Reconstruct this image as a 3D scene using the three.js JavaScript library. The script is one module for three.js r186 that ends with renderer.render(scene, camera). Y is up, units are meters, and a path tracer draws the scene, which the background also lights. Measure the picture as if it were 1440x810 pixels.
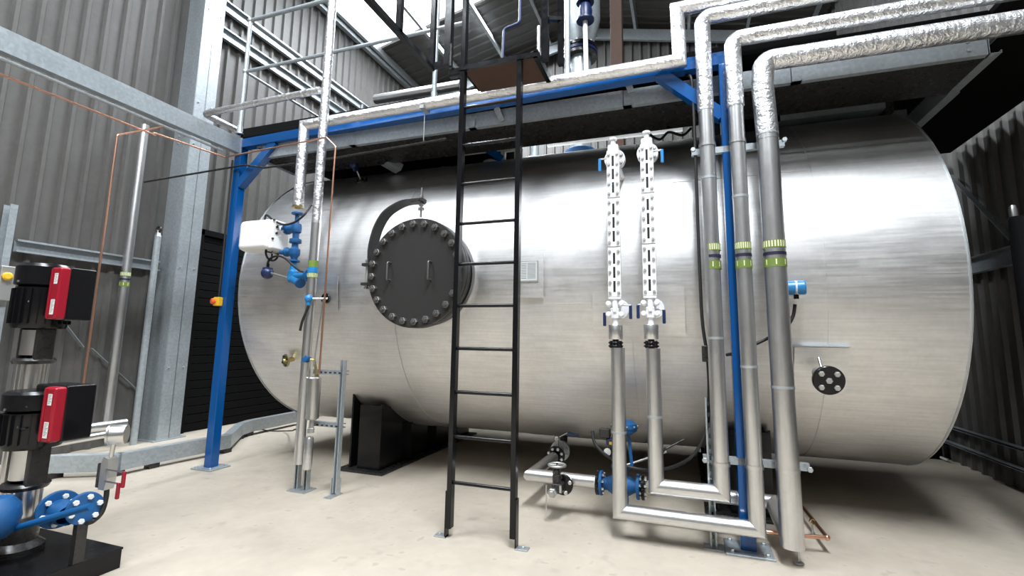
import * as THREE from 'three';
import { mergeGeometries, toCreasedNormals } from 'three/addons/utils/BufferGeometryUtils.js';
import { RoundedBoxGeometry } from 'three/addons/geometries/RoundedBoxGeometry.js';
import { RectAreaLightUniformsLib } from 'three/addons/lights/RectAreaLightUniformsLib.js';

// ---------------------------------------------------------------- camera, sky, light, exposure
const scene = new THREE.Scene();
const F = 674.58, PY = 384.68;                          // focal length and optical centre in pixels of the 1440 x 810 frame
const CAM = new THREE.Vector3(1.4925, 1.3152, 3.1043);
const AXR = new THREE.Vector3(0.94342, 0.01549, -0.33124), AXD = new THREE.Vector3(-0.03117, -0.99034, -0.13509), AXF = new THREE.Vector3(-0.33013, 0.13778, -0.93383);
const camera = new THREE.PerspectiveCamera(2 * Math.atan(405 / F) * 180 / Math.PI, 1440 / 810, 0.05, 60);
camera.position.copy(CAM);
camera.quaternion.setFromRotationMatrix(new THREE.Matrix4().makeBasis(AXR, AXD.clone().negate(), AXF.clone().negate()));
camera.setViewOffset(1440, 810, 0, 405 - PY, 1440, 810);
scene.add(camera);
scene.background = new THREE.Color(0.80, 0.88, 1.0);
const renderer = new THREE.WebGLRenderer({ antialias: true });
renderer.toneMapping = THREE.LinearToneMapping;
renderer.toneMappingExposure = 1.0;
renderer.shadowMap.enabled = true;
renderer.shadowMap.type = THREE.PCFSoftShadowMap;
RectAreaLightUniformsLib.init();
// the building: eaves walls at x = XL and XR, ridge along z at x = RX
const XL = -5, XR = 4.45, ZB = -7.8, ZF = 7.2, EAVE = 7.9, RX = -0.3, RY = 9.0;
// rooflights: [slope, from z, to z, strength]; daylight enters through them only
const ROOFLIGHTS = [
  ['w', -5.5, -3.3, 1.8],
  ['w', 3.0, 4.05, 2.0], ['e', 3.0, 4.05, 5.0],  // west strip here is unseen, added to brighten the tank highlight at left
];
const DAY = 23, DAYCOL = new THREE.Color(0.89, 0.945, 1.0);

// ---------------------------------------------------------------- helpers
const V = (x, y, z) => new THREE.Vector3(x, y, z);
const ax = { x: 0, y: 1, z: 2 };
function ray(u, v) { return AXR.clone().multiplyScalar((u - 720) / F).addScaledVector(AXD, (v - PY) / F).add(AXF); }
// the point where the sight line of a pixel meets the plane axis = value
function at(u, v, axis, value) { const d = ray(u, v), i = ax[axis]; return CAM.clone().addScaledVector(d, (value - CAM.getComponent(i)) / d.getComponent(i)); }
let seed = 7;
function rnd() { seed = (seed * 1664525 + 1013904223) >>> 0; return seed / 4294967296; }
const rr = (a, b) => a + (b - a) * rnd();

function plain(g) {                                     // position, normal, uv only, not indexed
  let o = g.index ? g.toNonIndexed() : g;
  for (const k of Object.keys(o.attributes)) if (!['position', 'normal', 'uv'].includes(k)) o.deleteAttribute(k);
  if (!o.attributes.normal) o.computeVertexNormals();
  if (!o.attributes.uv) boxUV(o);
  return o;
}
function boxUV(g) {                                     // uv in metres, by the side each face looks to
  const p = g.attributes.position, n = g.attributes.normal, uv = new Float32Array(p.count * 2);
  for (let i = 0; i < p.count; i++) {
    const a = Math.abs(n.getX(i)), b = Math.abs(n.getY(i)), c = Math.abs(n.getZ(i));
    const [s, t] = a > b && a > c ? [p.getZ(i), p.getY(i)] : b > c ? [p.getX(i), p.getZ(i)] : [p.getX(i), p.getY(i)];
    uv[2 * i] = s; uv[2 * i + 1] = t;
  }
  g.setAttribute('uv', new THREE.BufferAttribute(uv, 2));
  return g;
}
function join(gs) { gs = (Array.isArray(gs) ? gs : [gs]).map(plain); return gs.length > 1 ? mergeGeometries(gs) : gs[0]; }
function bx(x0, x1, y0, y1, z0, z1, r = 0) {
  const w = Math.abs(x1 - x0), h = Math.abs(y1 - y0), d = Math.abs(z1 - z0);
  const g = plain(r > 0 ? new RoundedBoxGeometry(w, h, d, 1, Math.min(r, w * .45, h * .45, d * .45)) : new THREE.BoxGeometry(w, h, d));
  g.translate((x0 + x1) / 2, (y0 + y1) / 2, (z0 + z1) / 2);
  return boxUV(g);
}
function frameOf(dir, up) {
  const t = dir.clone().normalize();
  let u = (up || (Math.abs(t.y) > .9 ? V(0, 0, 1) : V(0, 1, 0))).clone(); u.addScaledVector(t, -u.dot(t)).normalize();
  return { t, u, s: new THREE.Vector3().crossVectors(u, t) };   // s x u = t
}
// a prism with a 2D outline (x sideways, y up) from a to b
function prism(pts, a, b, up, holes) {
  const f = frameOf(b.clone().sub(a), up), L = b.distanceTo(a);
  const sh = new THREE.Shape(pts.map(p => new THREE.Vector2(p[0], p[1])));
  for (const h of holes || []) sh.holes.push(new THREE.Path(h.map(p => new THREE.Vector2(p[0], p[1]))));
  const g = plain(new THREE.ExtrudeGeometry(sh, { depth: L, bevelEnabled: false })); boxUV(g);
  g.applyMatrix4(new THREE.Matrix4().makeBasis(f.s, f.u, f.t).setPosition(a));
  return g;
}
const rect = (w, h, x = 0, y = 0) => [[x - w / 2, y - h / 2], [x + w / 2, y - h / 2], [x + w / 2, y + h / 2], [x - w / 2, y + h / 2]];
function bar(a, b, w, h, up) { return prism(rect(w, h), a, b, up); }
function chan(h, w, t = .006, dir = 1) {                // C outline: web at x = 0, flanges towards dir
  const p = [[0, -h / 2], [w, -h / 2], [w, -h / 2 + t], [t, -h / 2 + t], [t, h / 2 - t], [w, h / 2 - t], [w, h / 2], [0, h / 2]];
  return dir > 0 ? p : p.map(([x, y]) => [-x, y]).reverse();
}
// a round rod or pipe along points; bend = radius of the elbows, 0 for mitred ones
function sweep(pts, r, { bend = 0, seg = 14, caps = true, closed = false } = {}) {
  let P = pts.map(p => p.clone());
  if (bend > 0) {
    const Q = [P[0]];
    for (let i = 1; i < P.length - 1; i++) {
      const a = P[i - 1].clone().sub(P[i]), b = P[i + 1].clone().sub(P[i]), la = a.length(), lb = b.length(); a.divideScalar(la); b.divideScalar(lb);
      const ang = a.angleTo(b); if (ang > 3.0) { Q.push(P[i]); continue; }
      const d = Math.min(bend / Math.tan(ang / 2), la * .49, lb * .49), R = d * Math.tan(ang / 2);
      const c = P[i].clone().addScaledVector(a.clone().add(b).normalize(), R / Math.sin(ang / 2));
      const s = P[i].clone().addScaledVector(a, d).sub(c), e = P[i].clone().addScaledVector(b, d).sub(c), tot = s.angleTo(e), n = Math.max(2, Math.ceil(tot / .3));
      const axis = new THREE.Vector3().crossVectors(s, e).normalize();
      for (let k = 0; k <= n; k++) Q.push(c.clone().add(s.clone().applyAxisAngle(axis, tot * k / n)));
    }
    Q.push(P[P.length - 1]); P = Q;
  }
  const N = P.length, T = []; for (let i = 0; i < N - 1; i++) T.push(P[i + 1].clone().sub(P[i]).normalize());
  let f = frameOf(T[0]), U = f.u, W = f.s;
  const pos = [], nor = [], uv = [], idx = []; let len = 0, base = 0;
  const ring = (c, t, n) => {
    for (let k = 0; k <= seg; k++) {
      const th = k / seg * 2 * Math.PI, d = U.clone().multiplyScalar(Math.cos(th)).addScaledVector(W, Math.sin(th)), p = d.clone().multiplyScalar(r);
      p.addScaledVector(t, -p.dot(n) / t.dot(n)); const q = p.add(c);
      pos.push(q.x, q.y, q.z); nor.push(d.x, d.y, d.z); uv.push(len, th * r);
    }
    const b = base; base += seg + 1; return b;
  };
  for (let i = 0; i < N - 1; i++) {
    const n0 = i ? T[i - 1].clone().add(T[i]) : T[i].clone(), n1 = i < N - 2 ? T[i].clone().add(T[i + 1]) : T[i].clone();
    const a = ring(P[i], T[i], n0); len += P[i].distanceTo(P[i + 1]); const b = ring(P[i + 1], T[i], n1);
    for (let k = 0; k < seg; k++) idx.push(a + k, b + k, a + k + 1, a + k + 1, b + k, b + k + 1);
    if (i < N - 2) { const q = new THREE.Quaternion().setFromUnitVectors(T[i], T[i + 1]); U.applyQuaternion(q); W.applyQuaternion(q); }
  }
  const smooth = bend > 0 || closed;
  if (smooth) for (let i = 0; i < N - 2; i++) {         // share the normals across the joints of a smooth bend
    const a = (2 * i + 1) * (seg + 1), b = (2 * i + 2) * (seg + 1);
    for (let k = 0; k <= seg; k++) for (let c = 0; c < 3; c++) { const m = (nor[3 * (a + k) + c] + nor[3 * (b + k) + c]) / 2; nor[3 * (a + k) + c] = nor[3 * (b + k) + c] = m; }
  }
  const cap = (c, dir, first) => {
    const o = base; pos.push(c.x, c.y, c.z); nor.push(dir.x, dir.y, dir.z); uv.push(0, 0); base++;
    for (let k = 0; k <= seg; k++) { const j = 3 * (first + k); pos.push(pos[j], pos[j + 1], pos[j + 2]); nor.push(dir.x, dir.y, dir.z); uv.push(.01 * Math.cos(k), .01 * Math.sin(k)); base++; }
    for (let k = 0; k < seg; k++) idx.push(o, o + 1 + k, o + 2 + k);
  };
  if (caps) { const last = (2 * (N - 1) - 1) * (seg + 1); cap(P[0], T[0].clone().negate(), 0); capEnd(last); }
  function capEnd(last) {
    const c = P[N - 1], dir = T[N - 2], o = base; pos.push(c.x, c.y, c.z); nor.push(dir.x, dir.y, dir.z); uv.push(0, 0); base++;
    for (let k = 0; k <= seg; k++) { const j = 3 * (last + k); pos.push(pos[j], pos[j + 1], pos[j + 2]); nor.push(dir.x, dir.y, dir.z); uv.push(.01 * Math.cos(k), .01 * Math.sin(k)); base++; }
    for (let k = 0; k < seg; k++) idx.push(o, o + 2 + k, o + 1 + k);
  }
  const g = new THREE.BufferGeometry();
  g.setAttribute('position', new THREE.Float32BufferAttribute(pos, 3)); g.setAttribute('normal', new THREE.Float32BufferAttribute(nor, 3)); g.setAttribute('uv', new THREE.Float32BufferAttribute(uv, 2)); g.setIndex(idx);
  return g.toNonIndexed();
}
const rod = (a, b, r, seg = 10) => sweep([a, b], r, { seg });
function curve(pts, r, seg = 8, n = 40) { return sweep(new THREE.CatmullRomCurve3(pts).getPoints(n), r, { seg, closed: true }); }
// a turned shape: profile [[radius, height], ...] from base along dir
function lathe(prof, base, dir, seg = 20, crease = .6) {
  const f = frameOf(dir), g0 = new THREE.LatheGeometry(prof.map(p => new THREE.Vector2(Math.max(p[0], 1e-4), p[1])), seg);
  let g = toCreasedNormals(g0.toNonIndexed(), crease);
  g.applyMatrix4(new THREE.Matrix4().makeBasis(f.u, f.t, f.s).setPosition(base));
  return plain(g);
}
const disc = (c, dir, r, t, seg = 24, ch = .003) => lathe([[0, 0], [r - ch, 0], [r, ch], [r, t - ch], [r - ch, t], [0, t]], c, dir, seg);
const hexa = (c, dir, r, h) => lathe([[0, 0], [r, 0], [r, h * .85], [r * .85, h], [0, h]], c, dir, 6, .3);
function ball(c, r, seg = 14) { const g = plain(new THREE.SphereGeometry(r, seg, Math.round(seg * .7))); g.translate(c.x, c.y, c.z); return g; }
function torus(c, dir, R, r, seg = 24, ts = 8) { const f = frameOf(dir), g = plain(new THREE.TorusGeometry(R, r, ts, seg)); g.applyMatrix4(new THREE.Matrix4().makeBasis(f.s, f.u, f.t).setPosition(c)); return g; }
function ringPts(c, dir, R, n, ph = 0) { const f = frameOf(dir), o = []; for (let i = 0; i < n; i++) { const a = ph + i / n * 2 * Math.PI; o.push(c.clone().addScaledVector(f.s, R * Math.cos(a)).addScaledVector(f.u, R * Math.sin(a))); } return o; }

// ---------------------------------------------------------------- objects: things, parts and pieces
const BASE = new WeakMap(), taken = new Map();
function numbered(n) { const k = taken.get(n) || 0; taken.set(n, k + 1); return k ? n + '_' + String(k).padStart(3, '0') : n; }
function setData(o, label, category, group, kind) { if (label) o.userData.label = label; if (category) o.userData.category = category; if (group) o.userData.group = group; if (kind) o.userData.kind = kind; return o; }
function thing(name, label, category, base = V(0, 0, 0), group) {
  const o = new THREE.Group(); o.name = numbered(name); o.position.copy(base); BASE.set(o, base.clone()); scene.add(o);
  return setData(o, label, category, group);
}
function part(parent, name, geos, material, label) {    // shapes in world coordinates; child of a thing or of a part
  const b = BASE.get(parent), g = join(geos).clone(); g.translate(-b.x, -b.y, -b.z);
  const m = new THREE.Mesh(g, material); m.name = name; m.castShadow = m.receiveShadow = true; BASE.set(m, b.clone()); parent.add(m);
  if (label) m.userData.label = label;
  return m;
}
function piece(parent, name, geometry, material, pos, quat) {   // a shared shape put at a world position
  const m = new THREE.Mesh(geometry, material), b = BASE.get(parent); m.name = name; m.castShadow = m.receiveShadow = true;
  m.position.copy(pos).sub(b); if (quat) m.quaternion.copy(quat); parent.add(m); return m;
}
function solo(name, geos, material, label, category, group) {
  const g = join(geos).clone(); g.computeBoundingBox(); const bb = g.boundingBox, c = V((bb.min.x + bb.max.x) / 2, bb.min.y, (bb.min.z + bb.max.z) / 2);
  g.translate(-c.x, -c.y, -c.z); const m = new THREE.Mesh(g, material); m.name = numbered(name); m.position.copy(c); m.castShadow = m.receiveShadow = true; BASE.set(m, c); scene.add(m);
  return setData(m, label, category, group);
}
function struct(name, geos, material, label) { const m = solo(name, geos, material, label, null, null); m.userData.kind = 'structure'; return m; }
function structGroup(name, label) { const o = new THREE.Group(); o.name = name; BASE.set(o, V(0, 0, 0)); scene.add(o); o.userData.kind = 'structure'; if (label) o.userData.label = label; return o; }
const hexGeo = (r, h) => hexa(V(0, 0, 0), V(0, 1, 0), r, h);
const qTo = dir => new THREE.Quaternion().setFromUnitVectors(V(0, 1, 0), dir.clone().normalize());
const HEX = {}; function bolts(parent, name, pts, dir, r, h, material) { const k = r + '_' + h; HEX[k] = HEX[k] || hexGeo(r, h); for (const p of pts) piece(parent, name, HEX[k], material, p, qTo(dir)); }

// ---------------------------------------------------------------- textures and materials
function noiseGrid(n, per, sd) {                        // tileable value noise
  const g = new Float32Array(per * per); let s = sd * 9301 + 49297; for (let i = 0; i < g.length; i++) { s = (s * 1664525 + 1013904223) >>> 0; g[i] = s / 4294967296; }
  return (x, y) => { const fx = x * per, fy = y * per, x0 = Math.floor(fx), y0 = Math.floor(fy); let a = fx - x0, b = fy - y0; a = a * a * (3 - 2 * a); b = b * b * (3 - 2 * b); const m = (i, j) => g[((j % per) + per) % per * per + ((i % per) + per) % per]; return (m(x0, y0) * (1 - a) + m(x0 + 1, y0) * a) * (1 - b) + (m(x0, y0 + 1) * (1 - a) + m(x0 + 1, y0 + 1) * a) * b; };
}
function fbm(per, oct, sd) { const L = []; for (let i = 0; i < oct; i++) L.push(noiseGrid(0, per << i, sd + i * 17)); return (x, y) => { let s = 0, w = 0; for (let i = 0; i < oct; i++) { s += L[i](x, y) * Math.pow(.55, i); w += Math.pow(.55, i); } return s / w; }; }
function tex(n, fn, srgb, sx = 1, sy = 1) {             // fn(x, y) -> grey or [r, g, b] in 0..1; sx, sy: size of one tile in metres
  const d = new Uint8Array(n * n * 4);
  for (let j = 0; j < n; j++) for (let i = 0; i < n; i++) { const v = fn(i / n, j / n), k = 4 * (j * n + i); const c = Array.isArray(v) ? v : [v, v, v]; for (let q = 0; q < 3; q++) d[k + q] = Math.max(0, Math.min(255, Math.round(c[q] * 255))); d[k + 3] = 255; }
  const t = new THREE.DataTexture(d, n, n); t.wrapS = t.wrapT = THREE.RepeatWrapping; t.magFilter = THREE.LinearFilter; t.minFilter = THREE.LinearMipmapLinearFilter; t.generateMipmaps = true; t.repeat.set(1 / sx, 1 / sy); if (srgb) t.colorSpace = THREE.SRGBColorSpace; t.needsUpdate = true; return t;
}
const n4 = fbm(4, 5, 3), n8 = fbm(8, 5, 11), n16 = fbm(16, 4, 23), n32 = fbm(32, 3, 31), n64 = fbm(64, 2, 41);
const mix = (a, b, t) => a + (b - a) * t, clamp = (x, a = 0, b = 1) => Math.max(a, Math.min(b, x));
const floorMap = tex(1024, (x, y) => { const a = n4(x, y), b = n16(x, y), c = n64(x, y), spot = clamp((n32(x, y) - .70) * 6); const k = .94 + .09 * (a - .5) + .06 * (b - .5) + .05 * (c - .5) - .05 * spot - .09 * clamp((n64(x, y) - .80) * 9) - .10 * clamp((n8(y, x) - .62) * 5) * n32(x, y); return [k * .95, k * .925, k * .885]; }, true, 4, 4);
const floorRough = tex(512, (x, y) => .55 + .35 * (n8(x, y) - .3), false, 3, 3);
const floorBump = tex(512, (x, y) => .5 * n16(x, y) + .5 * n64(x, y), false, 1.5, 1.5);
const foilBump = tex(512, (x, y) => { const a = 1 - Math.abs(2 * n8(x, y) - 1), b = 1 - Math.abs(2 * n16(x, y) - 1), c = n32(x, y); return .45 * a + .35 * b + .2 * c; }, false, .42, .42);
const cladRough = tex(256, (x, y) => .40 + .10 * (n4(x, y) - .5) + .04 * (n16(x, y) - .5), false, .8, .8);
const foilRough = tex(256, (x, y) => .22 + .3 * n16(x, y), false, .6, .6);
const st1 = streakNoise(6, 128, 5), st2 = streakNoise(12, 256, 9);
const sheetRough = tex(512, (x, y) => clamp(.50 + .26 * (n4(x, y) - .5) + .08 * (st1(x, y) - .5) + .05 * (st2(x, y) - .5) + .035 * (n32(x, y) - .5)), false, 1.7, 1.7);
const sheetMap = tex(512, (x, y) => { const k = .93 + .05 * (st1(x, y) - .5) + .06 * (n8(x, y) - .5) + .03 * (n64(x, y) - .5); return [k, k, k]; }, true, 1.3, 1.3);
const sheetBump = tex(256, (x, y) => n4(x, y), false, 1.8, 1.8);
function streakNoise(px, py, sd) { const g = new Float32Array(px * py); let s = sd * 9301 + 49297; for (let i = 0; i < g.length; i++) { s = (s * 1664525 + 1013904223) >>> 0; g[i] = s / 4294967296; } const m = (i, j) => g[((j % py) + py) % py * px + ((i % px) + px) % px]; return (x, y) => { const fx = x * px, fy = y * py, x0 = Math.floor(fx), y0 = Math.floor(fy); let a = fx - x0, b = fy - y0; a = a * a * (3 - 2 * a); return (m(x0, y0) * (1 - a) + m(x0 + 1, y0) * a) * (1 - b) + (m(x0, y0 + 1) * (1 - a) + m(x0 + 1, y0 + 1) * a) * b; }; }
const galvMap = tex(512, (x, y) => { const c = galvCell(x, y), k = .86 + .07 * (c - .5) + .05 * (n16(x, y) - .5) + .06 * (n4(x, y) - .5); return [k * .97, k * .99, k * 1.0]; }, true, .5, .5);
var gC; function galvCell(x, y) { if (!gC) { gC = []; let s = 5; for (let i = 0; i < 24 * 24; i++) { const r = () => { s = (s * 1664525 + 1013904223) >>> 0; return s / 4294967296; }; gC.push([r(), r(), r()]); } } const N = 24, X = x * N, Y = y * N, xi = Math.floor(X), yi = Math.floor(Y); let best = 9, v = 0; for (let j = -1; j < 2; j++) for (let i = -1; i < 2; i++) { const c = gC[((yi + j + N) % N) * N + (xi + i + N) % N], dx = xi + i + c[0] - X, dy = yi + j + c[1] - Y, d = dx * dx + dy * dy; if (d < best) { best = d; v = c[2]; } } return v; }
const galvRough = tex(256, (x, y) => .45 + .10 * (galvCell(x, y) - .5) + .12 * (n16(x, y) - .5), false, .4, .4);
const wallMap = tex(512, (x, y) => { const k = .92 + .14 * (n8(x, y) - .5) + .08 * (n64(x, y) - .5); return [k, k * .99, k * .97]; }, true, 2.5, 2.5);
const paintRough = tex(256, (x, y) => .40 + .35 * (n16(x, y) - .5), false, .5, .5);
const castBump = tex(256, (x, y) => n64(x, y), false, .12, .12);
const C = (r, g, b) => new THREE.Color().setRGB(r, g, b);
const phys = o => new THREE.MeshPhysicalMaterial({ side: THREE.DoubleSide, ...o });
const std = o => new THREE.MeshStandardMaterial({ side: THREE.DoubleSide, ...o });
const M = {
  floor: std({ color: C(.60, .56, .505), map: floorMap, roughness: 1, roughnessMap: floorRough, bumpMap: floorBump, bumpScale: .0012 }),
  wall: std({ color: C(.106, .103, .101), map: wallMap, roughness: .55 }),
  galv: std({ color: C(.60, .63, .65), map: galvMap, metalness: .5, roughness: .9, roughnessMap: galvRough }),
  galvBar: std({ color: C(.74, .76, .77), map: galvMap, metalness: .75, roughness: 1, roughnessMap: galvRough }),
  sheet: std({ color: C(.86, .85, .84), map: sheetMap, metalness: 1, roughness: 1, roughnessMap: sheetRough, bumpMap: sheetBump, bumpScale: .004 }),
  foil: std({ color: C(.86, .86, .87), metalness: 1, roughness: 1, roughnessMap: foilRough, bumpMap: foilBump, bumpScale: .010 }),
  clad: std({ color: C(.80, .80, .80), metalness: 1, roughness: .85, roughnessMap: cladRough, map: sheetMap }),
  steel: std({ color: C(.62, .62, .61), metalness: 1, roughness: .3 }),
  steelDull: std({ color: C(.50, .50, .49), metalness: .9, roughness: .5 }),
  black: phys({ color: C(.006, .006, .007), specularIntensity: .6, roughness: .5, roughnessMap: paintRough }),
  blackSteel: std({ color: C(.035, .033, .032), roughness: .75, roughnessMap: paintRough, metalness: .3 }),
  hatch: std({ color: C(.036, .035, .034), roughness: .42, metalness: .25, bumpMap: castBump, bumpScale: .0006 }),
  blackMatt: phys({ color: C(.005, .005, .005), roughness: .9, specularIntensity: .2 }),
  bolt: std({ color: C(.16, .155, .15), roughness: .45, metalness: .7 }),
  rubber: std({ color: C(.012, .012, .012), roughness: .55 }),
  blue: std({ color: C(.003, .075, .265), roughness: .42, roughnessMap: paintRough }),
  blueCast: std({ color: C(.004, .085, .25), roughness: .42, bumpMap: castBump, bumpScale: .0008 }),
  blueNavy: std({ color: C(.006, .018, .075), roughness: .4 }),
  blueBright: std({ color: C(.02, .21, .50), roughness: .38 }),
  red: std({ color: C(.29, .005, .018), roughness: .32 }),
  yellow: std({ color: C(.80, .48, .03), roughness: .4 }),
  orange: std({ color: C(.75, .12, .03), roughness: .4 }),
  brass: std({ color: C(.62, .52, .25), metalness: 1, roughness: .28 }),
  copper: std({ color: C(.72, .40, .28), metalness: 1, roughness: .32 }),
  white: std({ color: C(.82, .82, .80), roughness: .45 }),
  whiteCast: std({ color: C(.80, .81, .82), roughness: .40, bumpMap: castBump, bumpScale: .0006 }),
  green: std({ color: C(.16, .24, .045), roughness: .5 }),
  cream: std({ color: C(.72, .72, .55), roughness: .5 }),
  navyTape: std({ color: C(.012, .012, .035), roughness: .5 }),
  brown: std({ color: C(.085, .042, .026), roughness: .7, map: wallMap }),
  slot: std({ color: C(.03, .03, .032), roughness: .12 }),
  glow: std({ color: C(.9, .92, .95), emissive: C(.93, .96, 1.0), emissiveIntensity: 3.2, roughness: .6 }),
};

// ================================================================ the building
struct('floor', bx(XL - .3, XR + .3, -.12, 0, ZB - .3, ZF + .3), M.floor, 'cream concrete floor with faint stains');
// a corrugated sheet: n ribs at a pitch along the outline's x, standing out to +y
function ribbed(width, pitch, h, rb, rt, t = .004, off = 0) {
  const front = [[0, 0]], n = Math.round(width / pitch);
  for (let i = 0; i < n; i++) { const c = (i + .5) * pitch + off; front.push([c - rb / 2, 0], [c - rt / 2, h], [c + rt / 2, h], [c + rb / 2, 0]); }
  front.push([width, 0]);
  return [...front, ...front.slice().reverse().map(([x, y]) => [x, y - t])];
}
// sheet with its outline plane spanned by across and out, extruded along dir for len
function ribSheet(o, origin, across, out, dir, len) {
  const sh = new THREE.Shape(o.map(p => new THREE.Vector2(p[0], p[1])));
  const g = plain(new THREE.ExtrudeGeometry(sh, { depth: len, bevelEnabled: false })); boxUV(g);
  const m = new THREE.Matrix4().makeBasis(across, out, dir).setPosition(origin); g.applyMatrix4(m);
  if (m.determinant() < 0) for (const [k, n] of [['position', 3], ['normal', 3], ['uv', 2]]) { const a = g.attributes[k].array; for (let i = 0; i < a.length; i += 3 * n) for (let j = 0; j < n; j++) { const q = a[i + n + j]; a[i + n + j] = a[i + 2 * n + j]; a[i + 2 * n + j] = q; } }
  return g;
}
const wallRib = ribbed(1.0, .2, .034, .075, .036);
function claddedWall(name, label, x, out, material, z0, z1, y1) {
  const w = structGroup(name, label);
  part(w, 'wall_slab', bx(x - out * .25, x - out * .02, -.05, y1 + .2, z0, z1), M.wall);
  for (let z = z0; z < z1 - .01; z += 1.0) part(w, 'cladding_panel', ribSheet(wallRib, V(x, 0, z), V(0, 0, 1), V(out, 0, 0), V(0, out > 0 ? 1 : 1, 0), y1 + .05), material);
  return w;
}
claddedWall('wall_left', 'grey ribbed cladding wall behind the pumps', XL, 1, M.wall, ZB, ZB + 15, EAVE);
claddedWall('wall_right', 'grey ribbed cladding wall beyond the tank end', XR, -1, M.wall, ZB, ZB + 15, EAVE);
function gable(name, label, z, out, mat) {
  const w = structGroup(name, label);
  const o = new THREE.Shape([[XL - .25, -.05], [XR + .25, -.05], [XR + .25, EAVE + .1], [RX, RY + .25], [XL - .25, EAVE + .1]].map(p => new THREE.Vector2(...p)));
  const g = boxUV(plain(new THREE.ExtrudeGeometry(o, { depth: .2, bevelEnabled: false }))); g.translate(0, 0, out > 0 ? z - .25 : z + .05); part(w, 'wall_slab', g, M.wall);
  const roofAt = x => x < RX ? EAVE + (RY - EAVE) * (x - XL) / (RX - XL) : EAVE + (RY - EAVE) * (XR - x) / (XR - RX);
  for (let x = XL; x < XR - .02; x += 1.05) { const w1 = Math.min(1.05, XR - x), n = Math.max(1, Math.round(w1 / .21)); part(w, 'cladding_panel', ribSheet(ribbed(w1, w1 / n, .034, .075, .036), V(x, 0, z), V(1, 0, 0), V(0, 0, out), V(0, 1, 0), Math.min(roofAt(x), roofAt(x + w1)) - .05), mat); }
}
gable('wall_back', 'grey ribbed gable wall behind the tank', ZB, 1, M.wall);
gable('wall_front', 'grey ribbed gable wall facing the tank', ZF, -1, M.wall);
// roof: sheets with ribs down the slope, rooflight panes between them
const roof = structGroup('ceiling', 'grey ribbed roof sheets with purlins');
const slopes = { w: { a: V(XL - .1, EAVE - .02, 0), b: V(RX, RY, 0) }, e: { a: V(XR + .1, EAVE - .02, 0), b: V(RX, RY, 0) } };
let winN = 0;
for (const [k, s] of Object.entries(slopes)) {
  const up = s.b.clone().sub(s.a), L = up.length(); up.normalize();
  const across = V(0, 0, 1), nrm = new THREE.Vector3().crossVectors(across, up).normalize(); if (nrm.y > 0) nrm.negate();
  const lights = ROOFLIGHTS.filter(r => r[0] === k).sort((p, q) => p[1] - q[1]);
  const sheets = []; let z = ZB - .2; for (const l of lights) { sheets.push([z, l[1]]); z = l[2]; } sheets.push([z, ZF + .2]);
  const put = (z0, z1, name, parent, mat, t) => {
    const w = z1 - z0, n = Math.max(1, Math.round(w / .25));
    const g = ribSheet(ribbed(w, w / n, .035, .09, .045, t), V(s.a.x, s.a.y, z0), across, nrm, up, L); return part(parent, name, g, mat);
  };
  for (const [a, b] of sheets) { const n = Math.max(1, Math.round((b - a) / 1.0)); for (let i = 0; i < n; i++) put(a + (b - a) * i / n, a + (b - a) * (i + 1) / n, 'roof_sheet', roof, M.wall, .05); }
  for (const [, a, b, str] of lights) {
    const w = structGroup('window_' + (++winN), 'bright rooflight strip in the roof slope');
    const n = 2; for (let i = 0; i < n; i++) put(a + (b - a) * i / n, a + (b - a) * (i + 1) / n, 'rooflight_pane', w, M.glow, .004);
    for (const zz of [a, b]) part(w, 'rooflight_frame', prism(rect(.05, .07), V(s.a.x, s.a.y, zz).addScaledVector(nrm, .02), V(s.b.x, s.b.y, zz).addScaledVector(nrm, .02), nrm), M.wall);
    const m = .35, light = new THREE.RectAreaLight(DAYCOL, DAY * str, L - 2 * m, b - a - .1);
    light.position.copy(s.a).addScaledVector(up, L / 2).addScaledVector(nrm, .09); light.position.z = (a + b) / 2;
    light.lookAt(light.position.clone().add(nrm)); light.name = 'rooflight'; scene.add(light);
  }
  for (const f of [.06, .30, .54, .78, .97]) {          // purlins along the building
    const c = s.a.clone().addScaledVector(up, L * f).addScaledVector(nrm, .14);
    part(roof, 'purlin', prism(chan(.18, .06, .006), V(c.x, c.y, ZB), V(c.x, c.y, ZF), nrm), M.galvBar);
  }
  for (const zr of [-7.5, -1.42, 4.6]) {                // rafters of the portal frames
    const o = s.a.clone().addScaledVector(nrm, .36), e = s.b.clone().addScaledVector(nrm, .36); o.z = e.z = zr;
    part(roof, 'rafter', prism(chan(.26, .075, .006), o, e, nrm), M.galvBar);
  }
}
// eaves beam under the roof edge of the wall
struct('trim_1', prism([[0, -.16], [.1, -.16], [.1, .16], [0, .16]], V(XL + .05, EAVE - .12, ZB), V(XL + .05, EAVE - .12, ZF), V(0, 1, 0)), M.galvBar, 'folded eaves beam along the wall head');
// doorway in the wall beside the pillar, filled with black slats
const door = structGroup('door_1', 'doorway filled with black slats behind the blue column');
{
  const z0 = -4.1, z1 = -1.72, x = XL + .05;
  for (let y = 0; y < 2.74; y += .115) part(door, 'black_slat', bx(x, x + .018, y + .004, Math.min(y + .111, 2.74), z0 + .05, z1 - .05, .006), M.blackMatt);
  part(door, 'door_frame', [bx(x, x + .05, 0, 2.82, z1 - .05, z1), bx(x, x + .05, 0, 2.82, z0, z0 + .05), bx(x, x + .05, 2.74, 2.82, z0, z1)], M.blackMatt);
}
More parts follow.
